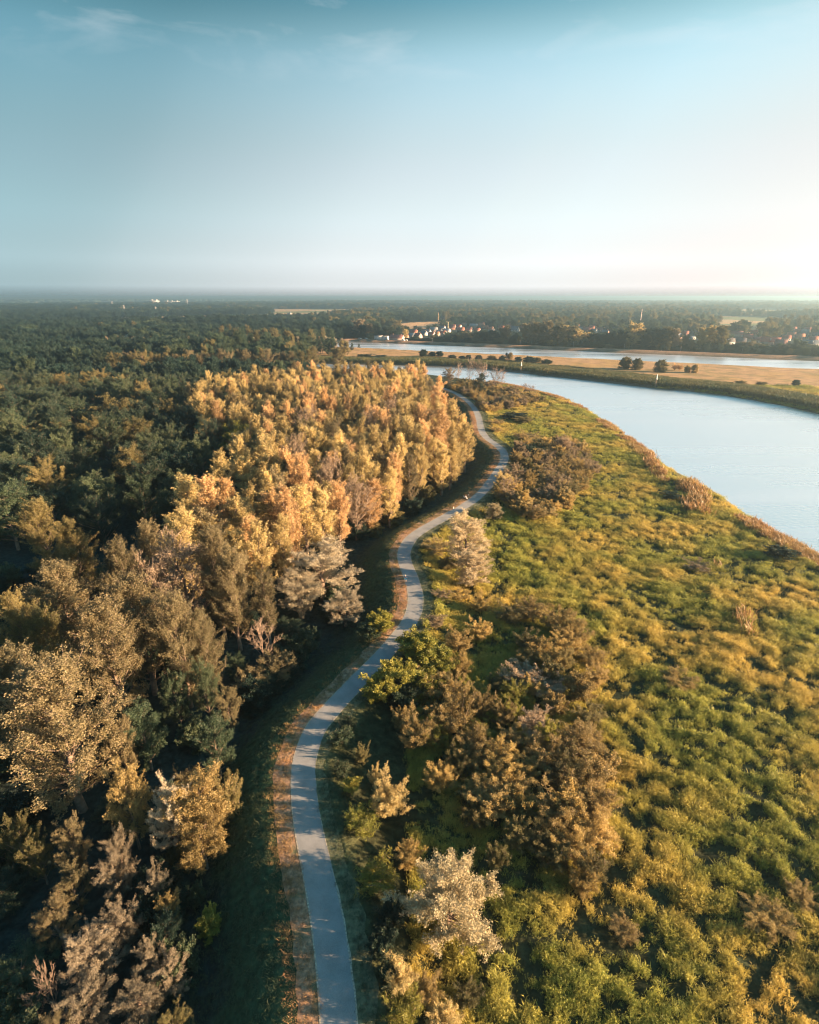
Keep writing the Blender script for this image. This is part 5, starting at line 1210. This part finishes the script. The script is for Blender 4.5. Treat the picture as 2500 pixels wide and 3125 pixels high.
def skin(name, joints, edges, mat, sub=1):
    """one continuous skinned surface over a skeleton: joints are (x, y, z, radius)"""
    me = bpy.data.meshes.new(name); me.from_pydata([j[:3] for j in joints], edges, [])
    o = bpy.data.objects.new(name, me); COL.objects.link(o)
    md = o.modifiers.new('skin', 'SKIN'); md.use_smooth_shade = True
    for v, j in zip(me.skin_vertices[0].data, joints): v.radius = (j[3], j[3]); v.use_root = False
    me.skin_vertices[0].data[0].use_root = True
    o.modifiers.new('sub', 'SUBSURF').levels = sub; o.modifiers['sub'].render_levels = sub
    dg = bpy.context.evaluated_depsgraph_get(); dg.update(); m2 = bpy.data.meshes.new_from_object(o.evaluated_get(dg))
    bpy.data.objects.remove(o); m2.materials.clear(); m2.materials.append(mat); m2.name = name
    return m2
SKIN = plain('skin', (.45, .27, .19), .6, .05, 2.); 
def person(px, pb, label, J, top_col, leg_col, hair_col, rot, z=0.02, loc=None, group=None):
    p = at(px, pb, z) if loc is None else loc
    root = tag(empty('person', (p[0], p[1], z), R(rot)), label, 'person', group)
    E = [(0,1),(1,2),(2,3),(3,4),(2,5),(5,6),(6,7),(2,8),(8,9),(9,10),(0,11),(11,12),(12,13),(13,14),(0,15),(15,16),(16,17),(17,18)]
    rr = [.13,.14,.13,.055,.10,.062,.045,.038,.062,.045,.038,.085,.06,.045,.04,.085,.06,.045,.04]
    link('body', skin('body', [tuple(j) + (r_,) for j, r_ in zip(J, rr)], E, SKIN), root)
    g = [.158,.165,.155,.07,0,.082,.064,0,.082,.064]
    jt = [J[0], J[1], J[2], J[5], J[6], J[8], J[9]]
    link('shirt', skin('shirt', [tuple(j) + (r_,) for j, r_ in zip(jt, [.15,.16,.15,.08,.062,.08,.062])], [(0,1),(1,2),(2,3),(3,4),(2,5),(5,6)], plain('shirt', top_col, .9, .1, 3.)), root)
    jl = [J[0], J[11], J[12], J[15], J[16]]
    link('trousers', skin('trousers', [tuple(j) + (r_,) for j, r_ in zip(jl, [.155,.11,.085,.11,.085])], [(0,1),(1,2),(0,3),(3,4)], plain('trousers', leg_col, .9, .1, 3.)), root)
    h = np.array(J[4]); link('hair', skin('hair', [tuple(h + (0, .02, .0)) + (.095,), tuple(h + (0, .03, .06)) + (.10,), tuple(h + (0, .01, .10)) + (.07,)], [(0,1),(1,2)], plain('hair', hair_col, .8, .2, 4.)), root)
    return root
RUN = [(0,0,.95),(0,.02,1.18),(0,.05,1.42),(0,.07,1.53),(0,.10,1.66),(-.19,.04,1.40),(-.25,-.16,1.18),(-.18,-.02,1.02),(.19,.04,1.40),(.25,.18,1.20),(.16,.34,1.30),(-.10,.0,.92),(-.11,.30,.60),(-.10,.16,.16),(-.10,.30,.06),(.10,.0,.92),(.11,-.08,.52),(.10,-.42,.34),(.10,-.46,.20)]
person(1237.5, 1776, 'jogger in dark blue top and bright blue shorts on the shaded path', RUN, (.03, .06, .13), (.02, .22, .42), (.25, .2, .15), 10)
SIT = [(0,0,.50),(0,-.03,.74),(0,-.02,.98),(0,0,1.09),(0,.03,1.22),(-.19,-.02,.96),(-.24,.08,.72),(-.14,.30,.60),(.19,-.02,.96),(.24,.08,.72),(.14,.30,.60),(-.10,.05,.50),(-.11,.44,.50),(-.11,.44,.10),(-.11,.58,.05),(.10,.05,.50),(.11,.44,.50),(.11,.44,.10),(.11,.58,.05)]
bp_ = at(1421, 1522, 0.02)
bench = tag(empty('bench', (bp_[0], bp_[1], 0.0), R(-52)), 'small pale bench on the dry shoulder of the path', 'bench')
for i in range(3):
    m = MB(); m.box(-.8, .8, -.22 + i * .15, -.09 + i * .15, .40, .44); link('seat_slat', m.mesh('seat_slat', WHITEP), bench)
for i in range(2):
    m = MB(); m.box(-.8, .8, -.30 - i * .03, -.26 - i * .03, .60 + i * .18, .73 + i * .18); link('back_slat', m.mesh('back_slat', WHITEP), bench)
for sx in (-.65, .65):
    m = MB(); m.box(sx - .04, sx + .04, -.24, .2, .0, .398); m.box(sx - .04, sx + .04, -.36, -.302, .398, .95); link('leg', m.mesh('leg', STEEL), bench)
person(0, 0, 'person in white top sitting on the small bench beside the path', [(a, b, c - .0) for a, b, c in SIT], (.75, .73, .70), (.04, .045, .06), (.06, .04, .03), -52, z=0.02, loc=bp_)
sp_ = at(1430, 1514, 0.0)
sg = tag(empty('sign_post', (sp_[0], sp_[1], 0), R(-20)), 'short dark sign panel on a pale post behind the bench', 'sign')
m = MB(); m.box(-.05, .05, -.05, .05, 0, 1.0); link('post', m.mesh('post', WHITEP), sg)
m = MB(); m.box(-.22, .22, -.10, -.052, .65, 1.5); link('panel', m.mesh('panel', WOOD), sg)
person(2018, 1074, 'tiny person in white walking on the far towpath', [(a, b * .5, c) for a, b, c in RUN], (.75, .74, .7), (.5, .5, .5), (.1, .08, .06), 60, z=ground_z(*at(2018, 1074, -2)[:2]), loc=at(2018, 1074, -2))
mk = at(1384, 1553, 0)
mp2 = tag(empty('marker_post', (mk[0], mk[1], 0)), 'short white bollard with red cap on the path edge', 'bollard')
m = MB(); m.tube((0, 0, 0), (0, 0, .7), .09, .08, 8); link('post', m.mesh('post', WHITEP), mp2)
m = MB(); m.tube((0, 0, .702), (0, 0, .86), .085, .07, 8); link('cap', m.mesh('cap', plain('red_cap', (.35, .05, .04), .5, .1, 1.)), mp2)

# ------------------------------------------------------------------ ground cover, reeds and far woods: what nobody could count
def scatter(name, P, S, Rz, sources, tiltv=0.0, pick=None):
    n = len(P); me = bpy.data.meshes.new(name); me.vertices.add(n); me.vertices.foreach_set('co', np.asarray(P, np.float32).ravel())
    a = me.attributes.new('size', 'FLOAT_VECTOR', 'POINT'); a.data.foreach_set('vector', np.asarray(S, np.float32).ravel())
    rot = np.zeros((n, 3), np.float32); rot[:, 2] = Rz
    if tiltv: rot[:, 0] = rng.normal(0, tiltv, n); rot[:, 1] = rng.normal(0, tiltv, n)
    a = me.attributes.new('turn', 'FLOAT_VECTOR', 'POINT'); a.data.foreach_set('vector', rot.ravel())
    a = me.attributes.new('pick', 'INT', 'POINT'); a.data.foreach_set('value', (rng.integers(0, len(sources), n) if pick is None else pick).astype(np.int32))
    o = link(name, me); tag(o, kind='stuff')
    g = bpy.data.node_groups.new(name, 'GeometryNodeTree'); g.interface.new_socket('Geometry', in_out='INPUT', socket_type='NodeSocketGeometry'); g.interface.new_socket('Geometry', in_out='OUTPUT', socket_type='NodeSocketGeometry')
    N, Lk = g.nodes, g.links; gi = N.new('NodeGroupInput'); go = N.new('NodeGroupOutput'); ip = N.new('GeometryNodeInstanceOnPoints'); jn = N.new('GeometryNodeJoinGeometry')
    for s in reversed(sources):
        oi = N.new('GeometryNodeObjectInfo'); oi.inputs['Object'].default_value = s; oi.inputs['As Instance'].default_value = True; Lk.new(oi.outputs['Geometry'], jn.inputs[0])
    def attr(nm, t):
        q = N.new('GeometryNodeInputNamedAttribute'); q.data_type = t; q.inputs['Name'].default_value = nm; return [s_ for s_ in q.outputs if s_.enabled and s_.name == 'Attribute'][0]
    ip.inputs['Pick Instance'].default_value = True
    er = N.new('FunctionNodeEulerToRotation')
    Lk.new(gi.outputs[0], ip.inputs['Points']); Lk.new(jn.outputs[0], ip.inputs['Instance']); Lk.new(attr('pick', 'INT'), ip.inputs['Instance Index'])
    Lk.new(attr('turn', 'FLOAT_VECTOR'), er.inputs[0]); Lk.new(er.outputs[0], ip.inputs['Rotation']); Lk.new(attr('size', 'FLOAT_VECTOR'), ip.inputs['Scale'])
    Lk.new(ip.outputs[0], go.inputs[0]); md = o.modifiers.new('scatter', 'NODES'); md.node_group = g
    return o
def src(name, me): return bpy.data.objects.new(name, me)
def blade_tuft(seed, n, h, spread, w, bend, mat):
    r = np.random.default_rng(seed); V, Q, Tn = [], [], []
    for i in range(n):
        az = r.uniform(0, 6.283); b = np.array([r.normal() * spread * .45, r.normal() * spread * .45, 0]); hh = h * r.uniform(.55, 1.15); ln = r.uniform(.15, 1) * bend * hh
        d = np.array([math.cos(az), math.sin(az), 0]); s = np.array([-d[1], d[0], 0]) * w * r.uniform(.6, 1.3)
        m1 = b + d * ln * .3 + np.array([0, 0, hh * .6]); t = b + d * ln + np.array([0, 0, hh * r.uniform(.8, 1)])
        k = len(V); V += [b - s * .6, b + s * .6, m1 + s, m1 - s, t + s * .1, t - s * .1]; Q += [(k, k + 1, k + 2, k + 3), (k + 3, k + 2, k + 4, k + 5)]; Tn += [r.random()] * 6
    return mesh_np('tuft', V, Q, None, mat, Tn)
def leafy_tuft(seed, stems, per, h, spread, L, W, mat):
    r = np.random.default_rng(seed); P, A_, mb = [], [], []
    for i in range(stems):
        az = r.uniform(0, 6.283); b = np.array([r.normal() * spread * .4, r.normal() * spread * .4, 0]); hh = h * r.uniform(.6, 1.15); top = b + np.array([math.cos(az) * hh * .35, math.sin(az) * hh * .35, hh]) * 1.0
        f = r.uniform(.15, 1.0, per)[:, None]; P.append(b + (top - b) * f + r.normal(size=(per, 3)) * .05); aa = r.uniform(0, 6.283, per)
        A_.append(np.stack([np.cos(aa), np.sin(aa), r.uniform(.1, 1.0, per)], axis=1))
    P = np.concatenate(P); A_ = unit(np.concatenate(A_)); P = P + A_ * L * .4; P[:, 2] = np.maximum(P[:, 2], .03)
    V, Q = leaf_faces(P, A_, L, W, r); return mesh_np('tuft', V, Q, None, mat, np.repeat(r.random(len(P)), 4))
def cover_mat(name, c0, c1, c2, trans=.3):
    """leaf colour that drifts from patch to patch across the meadow"""
    m = leaf_mat(name, c0, c1, trans, .3); n, l = m.node_tree.nodes, m.node_tree.links
    oi = n.new('ShaderNodeObjectInfo'); z = n.new('ShaderNodeTexNoise'); z.inputs['Scale'].default_value = .055; z.inputs['Detail'].default_value = 4; l.new(oi.outputs['Location'], z.inputs[0])
    r = n.new('ShaderNodeMapRange'); r.inputs[1].default_value = .42; r.inputs[2].default_value = .62; l.new(z.outputs[0], r.inputs[0])
    mx = [q for q in n if q.type == 'MIX'][0]; hs = [q for q in n if q.type == 'HUE_SAT'][0]
    m3 = n.new('ShaderNodeMix'); m3.data_type = 'RGBA'; m3.inputs[7].default_value = c2 + (1,); l.new(r.outputs[0], m3.inputs[0]); l.new(mx.outputs[2], m3.inputs[6]); l.new(m3.outputs[2], hs.inputs['Color'])
    return m
MEADOW_M = cover_mat('meadow_herbs', (0.115, 0.155, 0.032), (0.47, 0.43, 0.085), (0.50, 0.38, 0.095))
REED_M = cover_mat('reed_leaf', (0.035, 0.055, 0.026), (0.085, 0.095, 0.036), (0.13, 0.115, 0.042))
RUST_M = cover_mat('rusty_reed', (0.20, 0.12, 0.055), (0.33, 0.19, 0.09), (0.28, 0.19, 0.08))
DRY_M = cover_mat('dry_grass', (0.28, 0.15, 0.07), (0.45, 0.26, 0.12), (0.20, 0.16, 0.06))
VERGE_M = cover_mat('bank_grass', (0.032, 0.06, 0.03), (0.075, 0.095, 0.045), (0.055, 0.065, 0.032))
tuft_a = [src('tuft', blade_tuft(i, 40, 1.0, .95, .030, .9, MEADOW_M)) for i in range(2)] + [src('tuft', leafy_tuft(10 + i, 14, 15, 1.12, 1.0, .22, .055, MEADOW_M)) for i in range(4)]
# meadow
n = 560000
mx_, my_ = rng.uniform(0, 300, n), np.exp(rng.uniform(math.log(20), math.log(400), n))
sel = (mx_ < .86 * my_ + 45)
mx_, my_ = mx_[sel], my_[sel]
mz, _, md_, mrv, _, _ = classify(mx_, my_)
patch = vnoise(mx_ * .8, my_, .95) * .50 + vnoise(mx_ * .8 + 40, my_ + 9, 2.2) * .32 + vnoise(mx_ + 7, my_ + 90, 7.) * .18
keep = (md_ > 4.3 + 1.5 * (patch - .5) + 1.2 * (my_ > 150)) & (md_ < 260) & (mrv > .8) & (rng.random(len(mx_)) < sstep(.42, .53, patch) * .94 + .06)
mx_, my_, mz, mrv, patch, md_ = mx_[keep], my_[keep], mz[keep], mrv[keep], patch[keep], md_[keep]
# thin to a density that falls with distance
dens = 10.0 * np.minimum(1, (60 / np.maximum(my_, 20)) ** 1.25)
cell = n / (300 * math.log(20)) / my_
keep = rng.random(len(mx_)) < np.minimum(1, dens / cell)
mx_, my_, mz, mrv, patch, md_ = mx_[keep], my_[keep], mz[keep], mrv[keep], patch[keep], md_[keep]
sz = .64 * (.20 + 1.45 * patch) * rng.uniform(.7, 1.25, len(mx_)) * np.clip((my_ / 60) ** .1, .9, 1.2); s = sz * np.clip((my_ / 70) ** .5, .9, 2.0)
s *= 1 + .25 * sstep(11, 6, md_) * (my_ < 110); print('meadow tufts', len(mx_))
scatter('meadow_grass', np.stack([mx_, my_, mz - .05], axis=1), np.stack([s, s, sz * rng.uniform(.8, 1.3, len(s))], axis=1), rng.uniform(0, 6.283, len(s)), tuft_a, .12)
# rusty reeds on the near river bank and in streaks
n = 30000; t = rng.uniform(0, 1, n) * (len(RN) - 1); i0 = np.minimum(t.astype(int), len(RN) - 2); f = (t - i0)[:, None]; q = RN[i0] * (1 - f) + RN[i0 + 1] * f + rng.normal(0, 6, (n, 2))
qz, _, qd, qrv, _, _ = classify(q[:, 0], q[:, 1]); k = (qrv > .3) & (qrv < 7) & (vnoise(q[:, 0], q[:, 1], 14.) > .47) & (q[:, 1] > 60) & (q[:, 1] < 420) & (rng.random(n) < .5) & (np.abs(qd) > 12)
reed_src = [src('reed', blade_tuft(40 + i, 40, 2.0, 1.1, .05, .45, RUST_M)) for i in range(3)]
b1 = np.concatenate([q[k], np.zeros((0, 2))]); 
streak = [lines_px(L, -1.6) for L in ([(1940,1375),(1990,1380),(2045,1440),(2040,1475),(2000,1470),(1960,1420)], [(2060,1465),(2130,1460),(2180,1520),(2160,1590),(2090,1560)], [(2140,1680),(2190,1690),(2200,1740),(2160,1730)], [(2230,1850),(2295,1870),(2300,1940),(2260,1920)])]
cs = np.stack([rng.uniform(30, 200, 30000), rng.uniform(70, 260, 30000)], axis=1); ks = np.zeros(len(cs), bool)
for S_ in streak: ks |= in_poly(cs[:, 0], cs[:, 1], S_) & (poly_dist(cs[:, 0], cs[:, 1], S_) > rng.uniform(0, 3, len(cs)))
ks &= rng.random(len(cs)) < .45
b1 = np.concatenate([q[k], cs[ks]]); bz = classify(b1[:, 0], b1[:, 1])[0]; s = rng.uniform(.5, 1.0, len(b1)) * np.where(np.arange(len(b1)) < k.sum(), 1, 1.5); print('rusty reeds', len(b1))
scatter('rusty_reeds', np.stack([b1[:, 0], b1[:, 1], bz - .05], axis=1), np.stack([s * 1.3, s * 1.3, s], axis=1), rng.uniform(0, 6.283, len(s)), reed_src, .1)
# reed bed on the far river bank
n = 60000; t = rng.uniform(0, 1, n) * (len(RF) - 4); i0 = np.minimum(t.astype(int), len(RF) - 5); f = (t - i0)[:, None]; q = RF[i0] * (1 - f) + RF[i0 + 1] * f + np.stack([rng.uniform(-6, 22, n), rng.uniform(0, 82, n)], axis=1)
qz, qc, _, qrv, qcn, qi = classify(q[:, 0], q[:, 1]); sh = poly_dist(q[:, 0], q[:, 1], RF, False)
wild = 56 - 20 * sstep(150, 340, q[:, 0]) + 14 * (vnoise(q[:, 0], q[:, 1], 31.) - .5) + 8 * (vnoise(q[:, 0] - 31, q[:, 1] + 77, 25.0) - .5)
k = qi & (sh > 5.5) & (sh < wild + rng.normal(0, 2.5, n)) & (qcn > 6) & (rng.random(n) < .5); q, qz, sh = q[k], qz[k], sh[k]; s = rng.uniform(.9, 1.5, len(q)) * (1 - .55 * sstep(22, 50, sh)); print('reeds', len(q))
scatter('reed_bed', np.stack([q[:, 0], q[:, 1], qz - .05], axis=1), np.stack([s * 1.8, s * 1.8, s * .95], axis=1), rng.uniform(0, 6.283, len(s)), [src('reed', blade_tuft(60 + i, 44, 2.3, 1.3, .06, .4, REED_M)) for i in range(3)], .1)
# dry grass of the shoulder, grass of the bank and verge
def along(nn_, lo, hi, y0, y1, p=1.0):
    i = rng.integers(2, len(PATH) - 2, nn_); o = rng.uniform(lo, hi, nn_); P_ = PATH[i] + PNRM[i] * o[:, None] + rng.normal(0, .6, (nn_, 2)) * _tan[i]
    d_, _ = path_dist(P_[:, 0], P_[:, 1]); k_ = (P_[:, 1] > y0) & (P_[:, 1] < y1) & (np.abs(d_) > 1.75) & (np.sign(d_) == np.sign((lo + hi) / 2)); return P_[k_], d_[k_]
P_, d_ = along(5200, -4.3, -1.75, 18, 400); gz_ = classify(P_[:, 0], P_[:, 1])[0]; s = rng.uniform(.25, .6, len(P_))
scatter('dry_grass', np.stack([P_[:, 0], P_[:, 1], gz_ - .02], axis=1), np.stack([s * 1.3, s * 1.3, s * .7], axis=1), rng.uniform(0, 6.283, len(s)), [src('tuft', blade_tuft(80 + i, 40, .7, .9, .018, 1.0, DRY_M)) for i in range(3)], .2)
P1, _ = along(16000, -15.5, -3.6, 18, 400); P2, _ = along(4200, 1.9, 5.2, 18, 400); P_ = np.concatenate([P1, P2]); gz_ = classify(P_[:, 0], P_[:, 1])[0]; s = rng.uniform(.25, .6, len(P_))
scatter('bank_grass', np.stack([P_[:, 0], P_[:, 1], gz_ - .03], axis=1), np.stack([s * 1.5, s * 1.5, s * .6], axis=1), rng.uniform(0, 6.283, len(s)), [src('tuft', blade_tuft(90 + i, 44, .7, 1.0, .018, .9, VERGE_M)) for i in range(3)], .2)

# far woods
def wood_src(form, i, mat):
    me = FORMS[form][i]['crown'].copy(); me.materials.clear(); me.materials.append(LM[mat]); return src('far_tree', me), FORMS[form][i]
WS = [wood_src('full', 0, 'wood_dark'), wood_src('full', 1, 'wood_dark'), wood_src('full', 2, 'wood_green'), wood_src('full', 1, 'wood_green'), wood_src('broad', 2, 'green'), wood_src('tall', 0, 'olive'), wood_src('tall', 1, 'wood_green'), wood_src('full', 0, 'olive')]
def wood_points(n, r0, r1, a0, a1):
    r = np.sqrt(rng.uniform(r0 * r0, r1 * r1, n)); a = rng.uniform(R(a0), R(a1), n); return np.sin(a) * r, np.cos(a) * r
wx1, wy1 = wood_points(5200, 330, 950, -46, 46); wx2, wy2 = wood_points(14000, 950, 2600, -44, 44); wx3, wy3 = wood_points(16000, 2600, 6500, -43, 43)
WX, WY = np.concatenate([wx1, wx2, wx3]), np.concatenate([wy1, wy2, wy3])
wz, _, wd, wrv, wcn, wi = classify(WX, WY)
dist = np.hypot(WX, WY)
north = ((WX - CF[0][0]) * nn[0] + (WY - CF[0][1]) * nn[1]) > cf_off
westwood = (WX < np.interp(WY, [330, 560, 640, 790, 900], [-60, -95, -105, -95, -80])) & (WY > 372)
ok = (wrv > 12) & (wcn > 24) & (~wi) & ((north & (WX > -110)) | westwood | ((WY > 800) & north)) 
for Fp in FIELDS: ok &= ~(in_poly(WX, WY, Fp) | (poly_dist(WX, WY, Fp) < 6))
ok &= ~((vnoise(WX, WY * .6, 330.) > .66) & (dist > 1500))
# open ground around and in front of the houses, so that the village shows
for (hx, hy, hL, hW) in HOUSE_SPOTS:
    ux, uy = hx / math.hypot(hx, hy), hy / math.hypot(hx, hy); a = (WX - hx) * ux + (WY - hy) * uy; b = np.abs(-(WX - hx) * uy + (WY - hy) * ux)
    ok &= ~((b < hL * .5 + 5) & (a > -110) & (a < hW + 5))
village = north & (wcn < 330) & (WX > -60)
ok &= ~(village & (rng.random(len(WX)) < .35))
ok &= ~((WY > 430) & (WY < 470) & (WX < -60)) & ~((WY > 628) & (WY < 668) & (WX < -60) & (WX > -380))
WX, WY, wz, dist, village = WX[ok], WY[ok], wz[ok], dist[ok], village[ok]
hh = rng.uniform(13, 23, len(WX)) * np.where(village, .55, 1) * (1 + .25 * (vnoise(WX, WY, 120.) - .5)) * np.where(dist > 2600, 1.15, 1)
ww = rng.uniform(9, 16, len(WX)) * np.where(dist > 950, 1.25, 1) * np.where(dist > 2600, 2.0, 1) * np.where(village, .75, 1)
tone = vnoise(WX, WY, 150.) * .6 + vnoise(WX + 500, WY, 60.) * .4 + np.clip(WX / np.maximum(WY, 1), -.6, .6) * .42 + rng.normal(0, .07, len(WX))
pick = np.select([tone < .40, tone < .56, tone < .70], [rng.integers(0, 2, len(WX)), rng.integers(1, 4, len(WX)), rng.integers(3, 7, len(WX))], rng.choice([4, 5, 7], len(WX)))
print('woods', len(WX))
WH = np.array([f['H'] for _, f in WS]); WWD = np.array([f['W'] for _, f in WS])
hh = hh * np.where(np.isin(pick, (5, 6)), 1.18, 1); ww = ww * np.where(np.isin(pick, (5, 6)), .68, 1)
S = np.stack([ww / WWD[pick], ww / WWD[pick], hh / WH[pick]], axis=1)
scatter('far_woods', np.stack([WX, WY, wz - .5], axis=1), S, rng.uniform(0, 6.283, len(WX)), [a for a, _ in WS], 0.0, pick)
SR = np.array(STAND_REST); print('stand rest', len(SR))
PS = [wood_src('poplar', i, m_) for i, m_ in ((0, 'gold'), (1, 'orange'), (2, 'gold'), (3, 'gold_dull'), (4, 'gold'))]
hh = rng.uniform(18.5, 26.5, len(SR)); ww = rng.uniform(6.0, 8.8, len(SR)); pk = rng.integers(0, 5, len(SR)); PH = np.array([f['H'] for _, f in PS]); PW = np.array([f['W'] for _, f in PS])
scatter('poplar_stand', SR, np.stack([ww / PW[pk], ww / PW[pk], hh / PH[pk]], axis=1), rng.uniform(0, 6.283, len(SR)), [a for a, _ in PS], .03, pk)
# farthest woods: rounded crowns in one coarse mesh
fx, fy = wood_points(9000, 6000, 15500, -43, 43); fz = classify(fx, fy)[0]
keep = vnoise(fx, fy, 420.) < .66; fx, fy, fz = fx[keep], fy[keep], fz[keep]
m_ = len(fx); th = np.arange(7) * 2 * math.pi / 7; w_ = rng.uniform(16, 44, m_); h_ = rng.uniform(14, 24, m_)
rings = []
for (rz, rr_) in ((0, .95), (.55, 1.0), (.85, .6)):
    jit = rng.uniform(.75, 1.2, (m_, 7)); rings.append(np.stack([fx[:, None] + np.cos(th) * w_[:, None] * rr_ * jit, fy[:, None] + np.sin(th) * w_[:, None] * rr_ * jit, fz[:, None] + h_[:, None] * rz * rng.uniform(.9, 1.1, (m_, 7))], axis=2))
tops = np.stack([fx, fy, fz + h_], axis=1)[:, None, :]; FV = np.concatenate(rings + [tops], axis=1); base = (np.arange(m_) * 22)[:, None]
FQ = np.concatenate([np.stack([base[:, 0] + r_ * 7 + i, base[:, 0] + r_ * 7 + (i + 1) % 7, base[:, 0] + (r_ + 1) * 7 + (i + 1) % 7, base[:, 0] + (r_ + 1) * 7 + i], axis=1) for r_ in range(2) for i in range(7)])
FT = np.concatenate([np.stack([base[:, 0] + 14 + i, base[:, 0] + 14 + (i + 1) % 7, base[:, 0] + 21], axis=1) for i in range(7)])
tag(link('horizon_woods', mesh_np('horizon_woods', FV.reshape(-1, 3), FQ, FT, LM['green'], np.repeat(rng.random(m_), 22))), kind='stuff')

# ------------------------------------------------------------------ the air between here and the horizon
hz = MB(); hz.box(-17600, 17600, -3000, 17600, -46, 66)
m, n_, l_, out_ = new_mat('haze_air'); pv = n_.new('ShaderNodeVolumePrincipled'); pv.inputs['Color'].default_value = (.44, .65, .76, 1); pv.inputs['Density'].default_value = 2.2e-4; pv.inputs['Anisotropy'].default_value = 0.7
l_.new(pv.outputs[0], out_.inputs['Volume'])
tag(link('haze', hz.mesh('haze', m)), kind='stuff')
